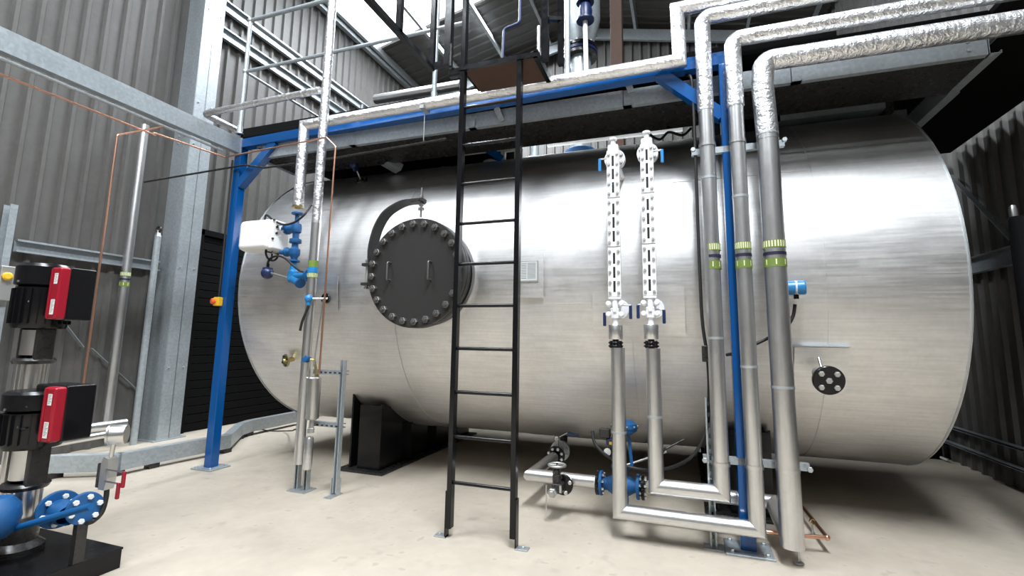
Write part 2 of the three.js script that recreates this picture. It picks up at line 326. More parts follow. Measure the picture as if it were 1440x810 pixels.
// galvanised pillar of two back-to-back channels, on the wall
function pillar(z0, label) {
  const p = thing('steel_pillar', label, 'pillar', V(-4.85, 0, z0 - .155));
  for (const d of [1, -1]) {
    const zc = z0 - .155, c = prism(chan(.34, .152, .005, 1), V(-4.86, 0, zc + d * .003), V(-4.86, EAVE, zc + d * .003), V(1, 0, 0));
    if (d > 0) { part(p, 'channel', prism([[0, -.17], [.152, -.17], [.152, -.135], [.147, -.135], [.147, -.165], [.005, -.165], [.005, -.06], [.022, -.04], [.022, .04], [.005, .06], [.005, .165], [.147, .165], [.147, .135], [.152, .135], [.152, .17], [0, .17]].map(([a, b]) => [-a, b]).reverse(), V(-4.86, 0, zc + .003), V(-4.86, EAVE, zc + .003), V(1, 0, 0)), M.galv); }
    else part(p, 'channel', prism([[0, -.17], [.152, -.17], [.152, -.135], [.147, -.135], [.147, -.165], [.005, -.165], [.005, .165], [.147, .165], [.147, .135], [.152, .135], [.152, .17], [0, .17]], V(-4.86, 0, zc - .003), V(-4.86, EAVE, zc - .003), V(1, 0, 0)), M.galv);
  }
  part(p, 'web_plate', prism([[0, -.17], [.005, -.17], [.005, .17], [0, .17]], V(-4.86, 0, z0 - .002), V(-4.86, EAVE, z0 - .002), V(1, 0, 0)), M.galv);
  part(p, 'base_plate', bx(-5, -4.66, 0, .015, z0 - .36, z0 + .05), M.galv);
  const pts = []; for (const y of [.9, 2.2, 3.9, 4.5, 5.9]) for (const dz of [-.06, -.25]) pts.push(V(-4.69, y, z0 + dz)); bolts(p, 'bolt', pts, V(1, 0, 0), .012, .012, M.galvBar);
  bolts(p, 'bolt', [3.9, 4.0].flatMap(y => [V(-4.9, y, z0 + .003), V(-4.8, y, z0 + .003)]), V(0, 0, 1), .012, .012, M.galvBar);
  return p;
}
pillar(-1.26, 'tall galvanised double channel pillar between ribbed wall and black door');
// girts: rails along the walls
function girt(x, y, z0, z1, out, label, cat = 'wall rail', h = .13) {
  return solo('wall_rail', prism([[0, -h / 2], [.06, -h / 2], [.06, -h / 2 + .02], [.055, -h / 2 + .02], [.055, -h / 2 + .005], [.005, -h / 2 + .005], [.005, h / 2 - .005], [.055, h / 2 - .005], [.055, h / 2 - .02], [.06, h / 2 - .02], [.06, h / 2], [0, h / 2]].map(([a, b]) => [a, b]), V(x, y, z0), V(x, y, z1), V(0, 1, 0)), M.galv, label, cat);
}
girt(-4.95, 2.20, -1.20, .24, 1, 'galvanised channel rail across the wall above the pumps');
girt(-4.95, 6.30, ZB + .1, -1.62, 1, 'upper one of two high galvanised rails beside the pillar top', 'wall rail', .18);
girt(-4.95, 5.86, ZB + .1, -1.62, 1, 'lower one of two high galvanised rails beside the pillar top', 'wall rail', .18);
solo('wall_post', prism(chan(.12, .06, .005), V(-4.9, 0, .30), V(-4.9, 2.6, .30), V(1, 0, 0)), M.galv, 'galvanised channel post at the end of the low wall rail', 'post');
// low black panel added behind the tank to block light from the back
struct('added_dark_wall', bx(XL + .1, XR - .1, 0, 2.7, -4.35, -4.15), M.blackMatt, 'black panel added to block backlight behind the tank');

// ================================================================ the tank
const TY = 1.854, TZ = -2.193, TR = 1.534, TX0 = -2.862, TX1 = 3.2085;
function onTank(u, v, extra = 0) {                      // where the sight line of a pixel meets the tank's front
  const d = ray(u, v), a = d.y * d.y + d.z * d.z, oy = CAM.y - TY, oz = CAM.z - TZ, R = TR + extra, b = oy * d.y + oz * d.z, c = oy * oy + oz * oz - R * R;
  const q = Math.max(0, b * b - a * c); return CAM.clone().addScaledVector(d, (-b - Math.sqrt(q)) / a);
}
const tAng = p => Math.atan2(p.y - TY, p.z - TZ), tNorm = p => V(0, p.y - TY, p.z - TZ).normalize();
const tPt = (x, th, r = TR) => V(x, TY + r * Math.sin(th), TZ + r * Math.cos(th));
function curvedSheet(x0, x1, t0, t1, R, thick = .004) { // a rolled sheet with edges
  const n = Math.max(2, Math.ceil((t1 - t0) / .075)), pos = [], nor = [], uv = [], idx = [];
  const vert = (p, q, s, t) => { pos.push(p.x, p.y, p.z); nor.push(q.x, q.y, q.z); uv.push(s, t); return pos.length / 3 - 1; };
  const quad = (a, b, c, d) => idx.push(a, b, c, a, c, d);
  for (const [r, sg] of [[R, 1], [R - thick, -1]]) for (let i = 0; i < n; i++) {
    const a = t0 + (t1 - t0) * i / n, b = t0 + (t1 - t0) * (i + 1) / n, na = V(0, Math.sin(a), Math.cos(a)).multiplyScalar(sg), nb = V(0, Math.sin(b), Math.cos(b)).multiplyScalar(sg);
    const p = [vert(tPt(x0, a, r), na, x0, a * TR), vert(tPt(x1, a, r), na, x1, a * TR), vert(tPt(x1, b, r), nb, x1, b * TR), vert(tPt(x0, b, r), nb, x0, b * TR)];
    sg > 0 ? quad(p[0], p[1], p[2], p[3]) : quad(p[3], p[2], p[1], p[0]);
    if (sg > 0) for (const [x, s] of [[x0, -1], [x1, 1]]) { const e = V(s, 0, 0), k = [vert(tPt(x, a, R), e, 0, a), vert(tPt(x, b, R), e, 0, b), vert(tPt(x, b, R - thick), e, .01, b), vert(tPt(x, a, R - thick), e, .01, a)]; s < 0 ? quad(k[0], k[1], k[2], k[3]) : quad(k[3], k[2], k[1], k[0]); }
  }
  for (const [t, s] of [[t0, -1], [t1, 1]]) { const e = V(0, s * Math.cos(t), -s * Math.sin(t)), k = [vert(tPt(x0, t, R), e, x0, 0), vert(tPt(x1, t, R), e, x1, 0), vert(tPt(x1, t, R - thick), e, x1, .01), vert(tPt(x0, t, R - thick), e, x0, .01)]; s > 0 ? quad(k[0], k[1], k[2], k[3]) : quad(k[3], k[2], k[1], k[0]); }
  const g = new THREE.BufferGeometry(); g.setAttribute('position', new THREE.Float32BufferAttribute(pos, 3)); g.setAttribute('normal', new THREE.Float32BufferAttribute(nor, 3)); g.setAttribute('uv', new THREE.Float32BufferAttribute(uv, 2)); g.setIndex(idx); return g;
}
const tank = thing('storage_tank', 'huge horizontal cylinder tank clad in silver metal sheet with black bolted manhole', 'tank', V((TX0 + TX1) / 2, 0, TZ));
const seamA = onTank(1160, 330).x, seamR = tAng(onTank(1260, 384)), seamL = tAng(onTank(1190, 584));
const bands = [TX0, TX0 + .86, TX0 + 1.86, -.02, 1.12, seamA, TX1];
for (let i = 0; i < bands.length - 1; i++) {
  const a = i === 5 ? [seamR, seamR + 2.2, seamR + 4.2] : i % 2 ? [seamR - .12, seamR + 1.5, seamR + 3.4, seamL + 2 * Math.PI] : [seamR - .04, seamR + 1.9, seamR + 3.8];
  for (let k = 0; k < a.length; k++) { const t0 = a[k], t1 = k + 1 < a.length ? a[k + 1] : a[0] + 2 * Math.PI; part(tank, 'cladding_sheet', curvedSheet(bands[i] - .012, bands[i + 1] + .012, t0 - .006, t1 + .006, TR + (i % 2 ? .004 : 0) + (k % 2 ? .002 : 0)), M.sheet); }
}
for (const [x, s] of [[TX0, -1], [TX1, 1]]) {
  part(tank, 'end_cap', lathe([[TR - .002, 0], [TR * .8, .05], [TR * .5, .11], [TR * .25, .14], [0, .15]], V(x, TY, TZ), V(s, 0, 0), 72, 1.5), M.sheet);
  part(tank, 'end_ring', lathe([[TR - .01, -.004], [TR + .008, -.004], [TR + .009, .004], [TR + .003, .009], [TR - .01, .008]], V(x, TY, TZ), V(s, 0, 0), 96, .6), M.galvBar, 'bright edge trim ring');
}
// cover patches in the cladding around nozzles
function patch(u0, v0, u1, v1, lift = .03, name = 'patch_sheet') {
  const a = onTank(u0, v0), b = onTank(u1, v1), x0 = Math.min(a.x, b.x), x1 = Math.max(a.x, b.x), t = [tAng(a), tAng(b)].sort((p, q) => p - q);
  return part(tank, name, curvedSheet(x0, x1, t[0], t[1], TR + lift, .008), M.sheet);
}
patch(836, 470, 962, 399); patch(735, 419, 766, 357); patch(1096, 437, 1125, 365); patch(1113, 549, 1192, 487, .03); patch(452, 437, 478, 389); patch(1175 - 40, 240, 945, 212, .004);
{ const a = onTank(1112, 486), b = onTank(1194, 486), th = tAng(a); part(tank, 'drip_flashing', prism([[-.02, 0], [.035, -.012], [.035, -.006], [-.02, .006]], tPt(a.x, th, TR), tPt(b.x, th, TR), tNorm(a).cross(V(1, 0, 0)).negate()), M.galvBar); }
// ---- manhole
{
  const c = at(583, 383, 'z', -.36); c.y = TY + .01; const zF = -.36, Rc = .462, fz = V(0, 0, 1);
  part(tank, 'manhole_neck', lathe([[.40, 0], [.40, .36]], V(c.x, c.y, -.86), fz, 48), M.hatch);
  part(tank, 'neck_collar', [lathe([[.41, 0], [.435, 0], [.435, .10], [.41, .10]], V(c.x, c.y, -.72), fz, 48)], M.sheet);
  const fl = part(tank, 'manhole_flange', lathe([[.38, 0], [Rc - .006, 0], [Rc, .006], [Rc, .052], [Rc - .006, .058], [.38, .058]], V(c.x, c.y, zF - .108), fz, 64), M.hatch);
  const cv = part(tank, 'manhole_cover', lathe([[0, 0], [Rc - .006, 0], [Rc, .006], [Rc, .040], [Rc - .006, .046], [0, .046]], V(c.x, c.y, zF - .046), fz, 64), M.hatch, 'black round blind cover');
  bolts(cv, 'bolt', ringPts(V(c.x, c.y, zF), fz, .412, 24, .06), fz, .031, .032, M.bolt);
  bolts(cv, 'stud', ringPts(V(c.x, c.y, zF + .028), fz, .412, 24, .06), fz, .014, .016, M.bolt);
  for (const [u, v] of [[549, 382], [606, 381]]) { const h = at(u, v, 'z', zF), l = .075; part(cv, 'handle', sweep([V(h.x, h.y - l, zF), V(h.x, h.y - l, zF + .05), V(h.x, h.y + l, zF + .05), V(h.x, h.y + l, zF)], .009, { bend: .015, seg: 8 }), M.bolt); }
  // davit arm: curved flat bar from the hinge over to the lifting screw
  const q = (x, y) => at(500 + x / 3.683, 255 + y / 3.683, 'z', zF - .02);
  const arc = [q(64, 405), q(66, 350), q(78, 290), q(100, 225), q(140, 160), q(190, 122), q(250, 96), q(330, 92)];
  const cr = new THREE.CatmullRomCurve3(arc).getPoints(26), strip = [];
  const outl = [], inn = []; for (let i = 0; i < cr.length; i++) { const t = (cr[Math.min(i + 1, cr.length - 1)].clone().sub(cr[Math.max(i - 1, 0)])).normalize(), n = V(-t.y, t.x, 0); outl.push([cr[i].x, cr[i].y]); inn.push([cr[i].x - n.x * .018, cr[i].y - n.y * .018]); }
  const sh = new THREE.Shape([...outl, ...inn.reverse()].map(p => new THREE.Vector2(...p))), g = boxUV(plain(new THREE.ExtrudeGeometry(sh, { depth: .12, bevelEnabled: false }))); g.translate(0, 0, zF - .13);
  const arm = part(tank, 'davit_arm', g, M.hatch, 'curved black lifting arm');
  const hp = q(45, 480), pin0 = q(48, 415), pin1 = q(46, 545);
  part(arm, 'hinge_pin', rod(V(hp.x, pin1.y, zF - .06), V(hp.x, pin0.y, zF - .06), .016), M.steelDull);
  for (const y of [q(45, 430).y, q(45, 530).y]) part(arm, 'hinge_lug', [bx(hp.x - .035, hp.x + .075, y - .013, y + .013, zF - .10, zF - .02, .004)], M.hatch);
  for (const y of [pin0.y + .004, pin1.y - .018]) part(arm, 'hinge_nut', hexa(V(hp.x, y, zF - .06), V(0, 1, 0), .024, .018), M.steelDull);
  const tp = q(326, 25), tn = q(326, 95), tb = q(323, 178);
  part(arm, 'lifting_screw', rod(V(tn.x, tb.y, zF - .07), V(tn.x, tp.y, zF - .07), .010), M.steel);
  for (const [y, r, h] of [[tn.y - .012, .026, .03], [tn.y + .02, .018, .03], [q(0, 150).y, .022, .022], [q(0, 168).y, .03, .018]]) part(arm, 'lifting_nut', hexa(V(tn.x, y, zF - .07), V(0, 1, 0), r, h), M.steel);
  part(arm, 'arm_head', bx(tn.x - .09, tn.x + .03, tn.y - .012, tn.y + .022, zF - .11, zF - .03, .006), M.hatch);
}
// ---- saddles under the tank
for (const [x0, x1, zA] of [[-1.72, -1.36, -1.13], [1.71, 2.11, -1.16]]) {
  const zE = 2 * TZ - zA, under = z => TY - Math.sqrt(Math.max(0, TR * TR - (z - TZ) * (z - TZ))) - .004;
  part(tank, 'saddle_base', bx(x0 - .09, x1 + .09, 0, .022, zE - .08, zA + .08, .004), M.blackSteel);
  const web = (x, hMax) => { const p = [[zA, .022]]; const n = 14; for (let i = 0; i <= n; i++) { const z = zA + (zE - zA) * i / n; p.push([z, Math.min(under(z), hMax)]); } p.push([zE, .022]); const s = new THREE.Shape(p.map(k => new THREE.Vector2(-k[0], k[1]))), g = boxUV(plain(new THREE.ExtrudeGeometry(s, { depth: .018, bevelEnabled: false }))); g.rotateY(Math.PI / 2); g.translate(x, 0, 0); return g; };
  part(tank, 'saddle_web', web(x0, .76), M.black); part(tank, 'saddle_web', web(x1 - .018, .66), M.black);
  part(tank, 'saddle_gusset', bx(x0 + .10, x1 - .01, .022, Math.min(.64, under(zA)), zA - .02, zA - .002), M.black);
  part(tank, 'saddle_gusset', bx(x0 - .045, x0, .022, .56, zA - .08, zA - .06), M.black);
  for (const z of [-1.62, TZ, 2 * TZ + 1.62]) part(tank, 'saddle_gusset', bx(x0 - .06, x1 + .06, .022, under(z) - .01, z - .01, z + .01), M.black);
}

// ================================================================ blue frame carrying the walkway
const frame = thing('support_frame', 'blue painted steel portal frame with knee braces in front of the tank', 'steel frame', V(-.6, 0, -.6));
const colL = V(-3.005, 0, -.65), colR = V(1.852, 0, -.518), SHS = .092, BT = 3.44, BB = 3.345;
for (const [c, pl, lab] of [[colL, .13, 'galvanised base plate'], [colR, .14, 'galvanised base plate']]) {
  const col = part(frame, 'column', bx(c.x - SHS / 2, c.x + SHS / 2, .012, BB, c.z - SHS / 2, c.z + SHS / 2, .006), M.blue);
  const bp = part(frame, 'base_plate', bx(c.x - pl, c.x + pl, 0, .014, c.z - pl * .9, c.z + pl * .9, .003), M.galv, lab);
  bolts(bp, 'anchor_bolt', [[-1, -1], [1, -1], [1, 1], [-1, 1]].map(([a, b]) => V(c.x + a * pl * .72, .014, c.z + b * pl * .66)), V(0, 1, 0), .014, .016, M.galvBar);
}
const bl = V(colL.x - .05, (BT + BB) / 2, colL.z), br = V(colR.x + .11, (BT + BB) / 2, colR.z);
part(frame, 'beam', bar(bl, br, SHS, BT - BB), M.blue);
{
  const k = (a, b) => part(frame, 'knee_brace', bar(a, b, .085, .085, V(0, 0, 1)), M.blue);
  k(V(colL.x + .03, 2.93, colL.z), V(colL.x + .50, BB + .01, colL.z + .01)); k(V(colR.x - .03, 2.95, colR.z), V(colR.x - .46, BB + .01, colR.z));
}
// emergency stop on the column
{
  const p = at(304, 424, 'x', colL.x - .05), s = thing('emergency_stop', 'small yellow switch box with orange button on the blue column', 'switch', V(colL.x, 1.5, colL.z + .06));
  const c = at(306, 424, 'z', colL.z + .08); part(s, 'switch_box', bx(c.x - .04, c.x + .035, c.y - .045, c.y + .045, colL.z + .047, colL.z + .10, .006), M.yellow);
  part(s, 'stop_button', lathe([[0, 0], [.018, 0], [.018, .015], [.03, .018], [.03, .032], [.024, .038], [0, .04]], V(c.x - .012, c.y, colL.z + .10), V(-.3, 0, 1), 16), M.orange);
  part(s, 'conduit', rod(V(c.x, c.y + .045, colL.z + .07), V(c.x, 3.2, colL.z + .07), .010), M.rubber);
}
// ---- walkway: channels, deck
const walk = thing('walkway', 'raised walkway of galvanised channels and dark deck extended to shade the tank top', 'walkway', V(.3, 3.2, -1.1));
const WX0 = -2.72, WX1 = 3.44, WZ0 = -.64, WZ1 = -1.18, CY0 = 3.205, CY1 = 3.345;
const cy = (CY0 + CY1) / 2, ch = CY1 - CY0;
const lip = d => { const h = ch / 2, w = .07, t = .005; const p = [[0, -h], [w, -h], [w, -h + .02], [w - t, -h + .02], [w - t, -h + t], [t, -h + t], [t, h - t], [w - t, h - t], [w - t, h - .02], [w, h - .02], [w, h], [0, h]]; return d > 0 ? p : p.map(([x, y]) => [-x, y]).reverse(); };
part(walk, 'edge_channel', prism(lip(1), V(WX0, cy, WZ0), V(WX1, cy, WZ0), V(0, 1, 0)), M.galv);
part(walk, 'edge_channel', prism(lip(-1), V(WX0, cy, WZ1), V(WX1, cy, WZ1), V(0, 1, 0)), M.galv);
for (const x of [WX0 + .01, -1.5, -.2, 1.1, 2.3, WX1 - .01]) part(walk, 'cross_channel', prism(lip(x > 0 ? 1 : -1), V(x, cy, WZ1), V(x, cy, WZ0), V(0, 1, 0)), M.galv);
part(walk, 'cross_channel', prism(lip(1), V(WX1 + .005, cy, -4.6), V(WX1 + .005, cy, WZ1), V(0, 1, 0)), M.galv);
part(walk, 'soffit_plate', bx(WX0 + .01, WX1 - .01, CY0 - .005, CY0 - .0005, WZ1 + .004, WZ0 - .045), M.blackSteel);
for (const [a, b, z, zf = -.60] of [[colL.x + .02, -.25, -3.3], [-.25, 1.78, -1.7], [1.78, WX1, -3.3], [WX1, XR - .08, -3.3, -.44]]) part(walk, 'deck_and_shade_plate', bx(a + .002, b - .002, BT + .01, BT + .05, z, zf, .004), M.blackMatt);  // deck carried back over the tank and out to the wall for added shade
part(walk, 'deck_and_shade_plate', bx(-.25, 1.78, BT + .01, BT + .05, -3.3, -2.75, .004), M.blackMatt);  // rear strip added for shade as well; the gap before it lets light down
part(walk, 'toe_plate', bx(colL.x + .02, 2.6, BT + .03, BT + .13, -.635, -.625), M.blackMatt);
for (const u of [700, 882]) { const p = at(u, u === 700 ? 160 : 118, 'z', -.60); part(walk, 'clip', [bar(p.clone().add(V(-.015, .06, 0)), p.clone().add(V(.03, -.06, -.03)), .05, .006, V(0, 0, 1))], M.galvBar); }
bolts(walk, 'bolt', [V(-.25, 3.31, WZ0 + .001), V(-.2, 3.31, WZ0 + .001), V(3.33, 3.31, WZ0 + .001), V(3.33, 3.25, WZ0 + .001)], V(0, 0, 1), .012, .010, M.galvBar);

// ================================================================ ladder and its landing
const lad = thing('ladder', 'tall black steel ladder leaning to the walkway', 'ladder', V(.2, 0, 0)); lad.userData.label = 'tall black steel ladder standing upright before the tank';
const LXA = -.022, LXB = .432;
part(lad, 'rail', bx(LXA - .018, LXA + .018, .06, 4.75, -.028, .028, .004), M.black); part(lad, 'rail', bx(LXB - .018, LXB + .018, .06, 3.37, -.028, .028, .004), M.black);
for (let i = 0; i < 10; i++) part(lad, 'rung', rod(V(LXA, .353 + .3 * i, 0), V(LXB, .353 + .3 * i, 0), .0125, 10), M.black);
for (const [x, s] of [[LXA - .018, -1], [LXB + .018, 1]]) {
  part(lad, 'foot_bracket', [bx(x, x + s * .008, .0, .30, -.026, .026), bx(x, x + s * .008, .0, .012, -.026, .026)], M.black);
  part(lad, 'foot_plate', bx(x, x + s * .085, 0, .009, -.03, .03, .002), M.galvBar, 'bare metal floor plate'); bolts(lad, 'anchor_bolt', [V(x + s * .05, .009, 0)], V(0, 1, 0), .012, .012, M.galvBar);
}

// ================================================================ lagged pipes
function stripeTex(fn, w = 64, h = 8) { const d = new Uint8Array(w * h * 4); for (let j = 0; j < h; j++) for (let i = 0; i < w; i++) { const c = fn(i / w, j / h), k = 4 * (j * w + i); d[k] = c[0]; d[k + 1] = c[1]; d[k + 2] = c[2]; d[k + 3] = 255; } const t = new THREE.DataTexture(d, w, h); t.wrapS = t.wrapT = THREE.RepeatWrapping; t.magFilter = THREE.LinearFilter; t.colorSpace = THREE.SRGBColorSpace; t.needsUpdate = true; return t; }
const GREEN = [104, 124, 56], CREAM = [226, 226, 190];
const tapeA = std({ map: stripeTex((x, y) => y > .12 && y < .88 && (x * 2 % 1) > .45 ? CREAM : GREEN, 32, 16), roughness: .5 });
const tapeC = std({ map: stripeTex((x, y) => y > .2 && y < .85 && (x % 1) > .86 ? CREAM : GREEN, 64, 16), roughness: .5 });
function tapeRing(c, r, h, rep) { const g = new THREE.CylinderGeometry(r, r, h, 28, 1, true); const uv = g.attributes.uv; for (let i = 0; i < uv.count; i++) uv.setX(i, uv.getX(i) * rep); g.translate(c.x, c.y, c.z); return g; }
function bandsOn(p, x, z, yTop, r) {                     // pipe marking tapes, top to bottom
  part(p, 'marking_tape', tapeRing(V(x, yTop - .026, z), r + .002, .050, 12), tapeA, 'green and cream striped marking tape');
  part(p, 'marking_tape', tapeRing(V(x, yTop - .088, z), r + .002, .020, 1), M.navyTape, 'dark marking tape');
  part(p, 'marking_tape', tapeRing(V(x, yTop - .148, z), r + .002, .056, 7), tapeC, 'green marking tape with white bars');
}
function seams(p, list, r) { for (const [c, d] of list) part(p, 'lagging_joint', lathe([[r - .002, -.008], [r + .0025, -.008], [r + .0025, .008], [r - .002, .008]], c, d, 24), M.galvBar); }
const PZ = -.37, X1 = 1.702, X2 = 1.895, X3 = 2.08, R1 = .054, R2 = .052, R3 = .066, EX = XR - .02;
const UP = V(0, 1, 0);
{ // pipe from the gauge loop up to the roof run (three risers)
  const G2 = 1.302, G1 = 1.063, yA = .372, yB = .185, gTop = 1.275;
  const p1 = thing('lagged_pipe', 'silver lagged riser at the ladder side of three, dipping into shorter floor loop', 'pipe', V(X1, 0, PZ), 'lagged pipes');
  part(p1, 'lagging', sweep([V(G2, gTop, PZ), V(G2, yA, PZ), V(X1, yA, PZ), V(X1, 2.95, PZ)], R1 * .93, { seg: 24 }), M.clad);
  part(p1, 'foil_lagging', sweep([V(X1, 2.95, PZ), V(X1, 3.665, PZ), V(EX, 3.655, PZ)], R1, { bend: .06, seg: 20 }), M.foil);
  bandsOn(p1, X1 + .004, PZ, 1.985, R1 * .93); seams(p1, [[V(X1, 2.95, PZ), UP], [V(X1, 1.35, PZ), UP], [V(X1, 2.45, PZ), UP], [V(G2, .82, PZ), UP]], R1 * .93);
  const p2 = thing('lagged_pipe', 'silver lagged riser between two others, dipping into lower longer floor loop', 'pipe', V(X2, 0, PZ), 'lagged pipes');
  part(p2, 'lagging', sweep([V(G1, gTop, PZ), V(G1, yB, PZ), V(X2, yB, PZ), V(X2, 2.95, PZ)], R2 * .95, { seg: 24 }), M.clad);
  part(p2, 'foil_lagging', sweep([V(X2, 2.95, PZ), V(X2, 3.455, PZ), V(EX, 3.445, PZ)], R2 + .003, { bend: .06, seg: 20 }), M.foil);
  bandsOn(p2, X2, PZ, 1.985, R2 * .95); seams(p2, [[V(X2, 2.95, PZ), UP], [V(X2, 1.17, PZ), UP], [V(X2, 2.3, PZ), UP], [V(G1, .7, PZ), UP]], R2 * .95);
  const p3 = thing('lagged_pipe', 'thickest silver lagged riser, outermost of three, ending open above the floor', 'pipe', V(X3, 0, PZ), 'lagged pipes');
  part(p3, 'lagging', sweep([V(X3, .11, PZ), V(X3, 2.72, PZ)], R3, { seg: 28 }), M.clad);
  part(p3, 'foil_lagging', sweep([V(X3, 2.72, PZ), V(X3 - .012, 3.06, PZ), V(X3 + .0, 3.252, PZ), V(EX, 3.235, PZ)], R3 + .003, { bend: .07, seg: 22 }), M.foil);
  bandsOn(p3, X3, PZ, 1.985, R3); seams(p3, [[V(X3, 2.72, PZ), UP], [V(X3, 1.05, PZ), UP]], R3);
}
{ // long foil pipe on the walkway edge, with a drop at the valve set
  const z = -.44, p = thing('foil_pipe', 'crinkled foil pipe running along the blue beam then stepping up', 'pipe', V(0, 3.3, z), 'lagged pipes');
  part(p, 'foil_lagging', sweep([V(-1.955, 2.56, z), V(-1.955, 3.385, z), V(1.54, 3.385, z + .03), V(1.535, 3.80, z + .03), V(EX, 3.80, z + .03)], .050, { seg: 20 }), M.foil);
  part(p, 'end_collar', lathe([[.03, 0], [.053, 0], [.055, .01], [.053, .02], [.03, .02]], V(-1.955, 2.545, z), UP, 20), M.brass, 'brass coloured end collar');
  part(p, 'pipe_hanger', [bx(-.63, -.59, 3.33, 3.36, z - .06, z + .06), rod(V(-.61, 3.05, z), V(-.61, 3.34, z), .004)], M.galvBar);
}
{ // vent pipe rising through the guard rail from its stand
  const z = -.345, x = at(437, 420, 'z', z).x;
  const p = thing('vent_pipe', 'slim smooth silver pipe rising from floor stand past the handrail', 'pipe', V(x, .2, z), 'lagged pipes');
  part(p, 'lagging', sweep([V(x, .24, z), V(x, 2.35, z)], .042, { seg: 20 }), M.clad); part(p, 'foil_lagging', sweep([V(x, 2.35, z), V(x, 5.2, z)], .041, { seg: 18 }), M.foil);
  part(p, 'marking_tape', tapeRing(V(x, 1.97, z), .045, .06, 1), M.green, 'green marking tape'); part(p, 'marking_tape', tapeRing(V(x, 1.915, z), .045, .05, 1), M.blueBright, 'light blue marking tape'); part(p, 'marking_tape', tapeRing(V(x, 1.865, z), .045, .045, 12), tapeA, 'striped marking tape');
}
// channel brackets behind the risers
function strutPts(w = .041, d = .041) { const h = w / 2, t = .0035; return [[-h, 0], [h, 0], [h, d], [h - .010, d], [h - .010, d - t], [h - t, d - t], [h - t, t], [-h + t, t], [-h + t, d - t], [-h + .010, d - t], [-h + .010, d], [-h, d]]; }
for (const [y, x0, x1, lab] of [[2.69, 1.60, 2.20, 'galvanised channel bracket holding three risers below the walkway'], [.555, 1.60, 2.22, 'galvanised channel bracket holding three risers near the floor']]) {
  const t = thing('pipe_bracket', lab, 'bracket', V(1.9, y, -.44), 'pipe brackets');
  part(t, 'strut', prism(strutPts(.045).map(([a, b]) => [b, a]).reverse(), V(x0, y, -.472), V(x1, y, -.472), V(0, 1, 0)), M.galv);
  for (const [x, r] of [[X1, R1], [X2, R2], [X3, R3]]) part(t, 'pipe_clamp', lathe([[r + .0005, -.012], [r + .0025, -.012], [r + .0025, .012], [r + .0005, .012]], V(x, y, PZ), UP, 24), M.clad);
  for (const x of [x0 + .01, x1 - .01]) part(t, 'end_nut', hexa(V(x, y, -.43), V(0, 0, 1), .018, .02), M.galvBar);
}
{ // perforated upright behind the first riser
  const x = 1.645, z = -.50, t = thing('strut_post', 'perforated galvanised strut post behind the risers', 'strut post', V(x, 0, z));
  const b = at(1003, 735, 'y', 0); const holes = [];
  part(t, 'strut', prism(strutPts(.041, .041), V(x, 0, z), V(x, .95, z), V(0, 0, 1)), M.galv);
  for (let y = .06; y < .92; y += .07) part(t, 'slot', bx(x - .006, x + .006, y, y + .028, z + .0405, z + .0415), M.slot);
  part(t, 'foot', bx(x - .06, x + .06, 0, .008, z - .04, z + .07), M.galvBar);
}

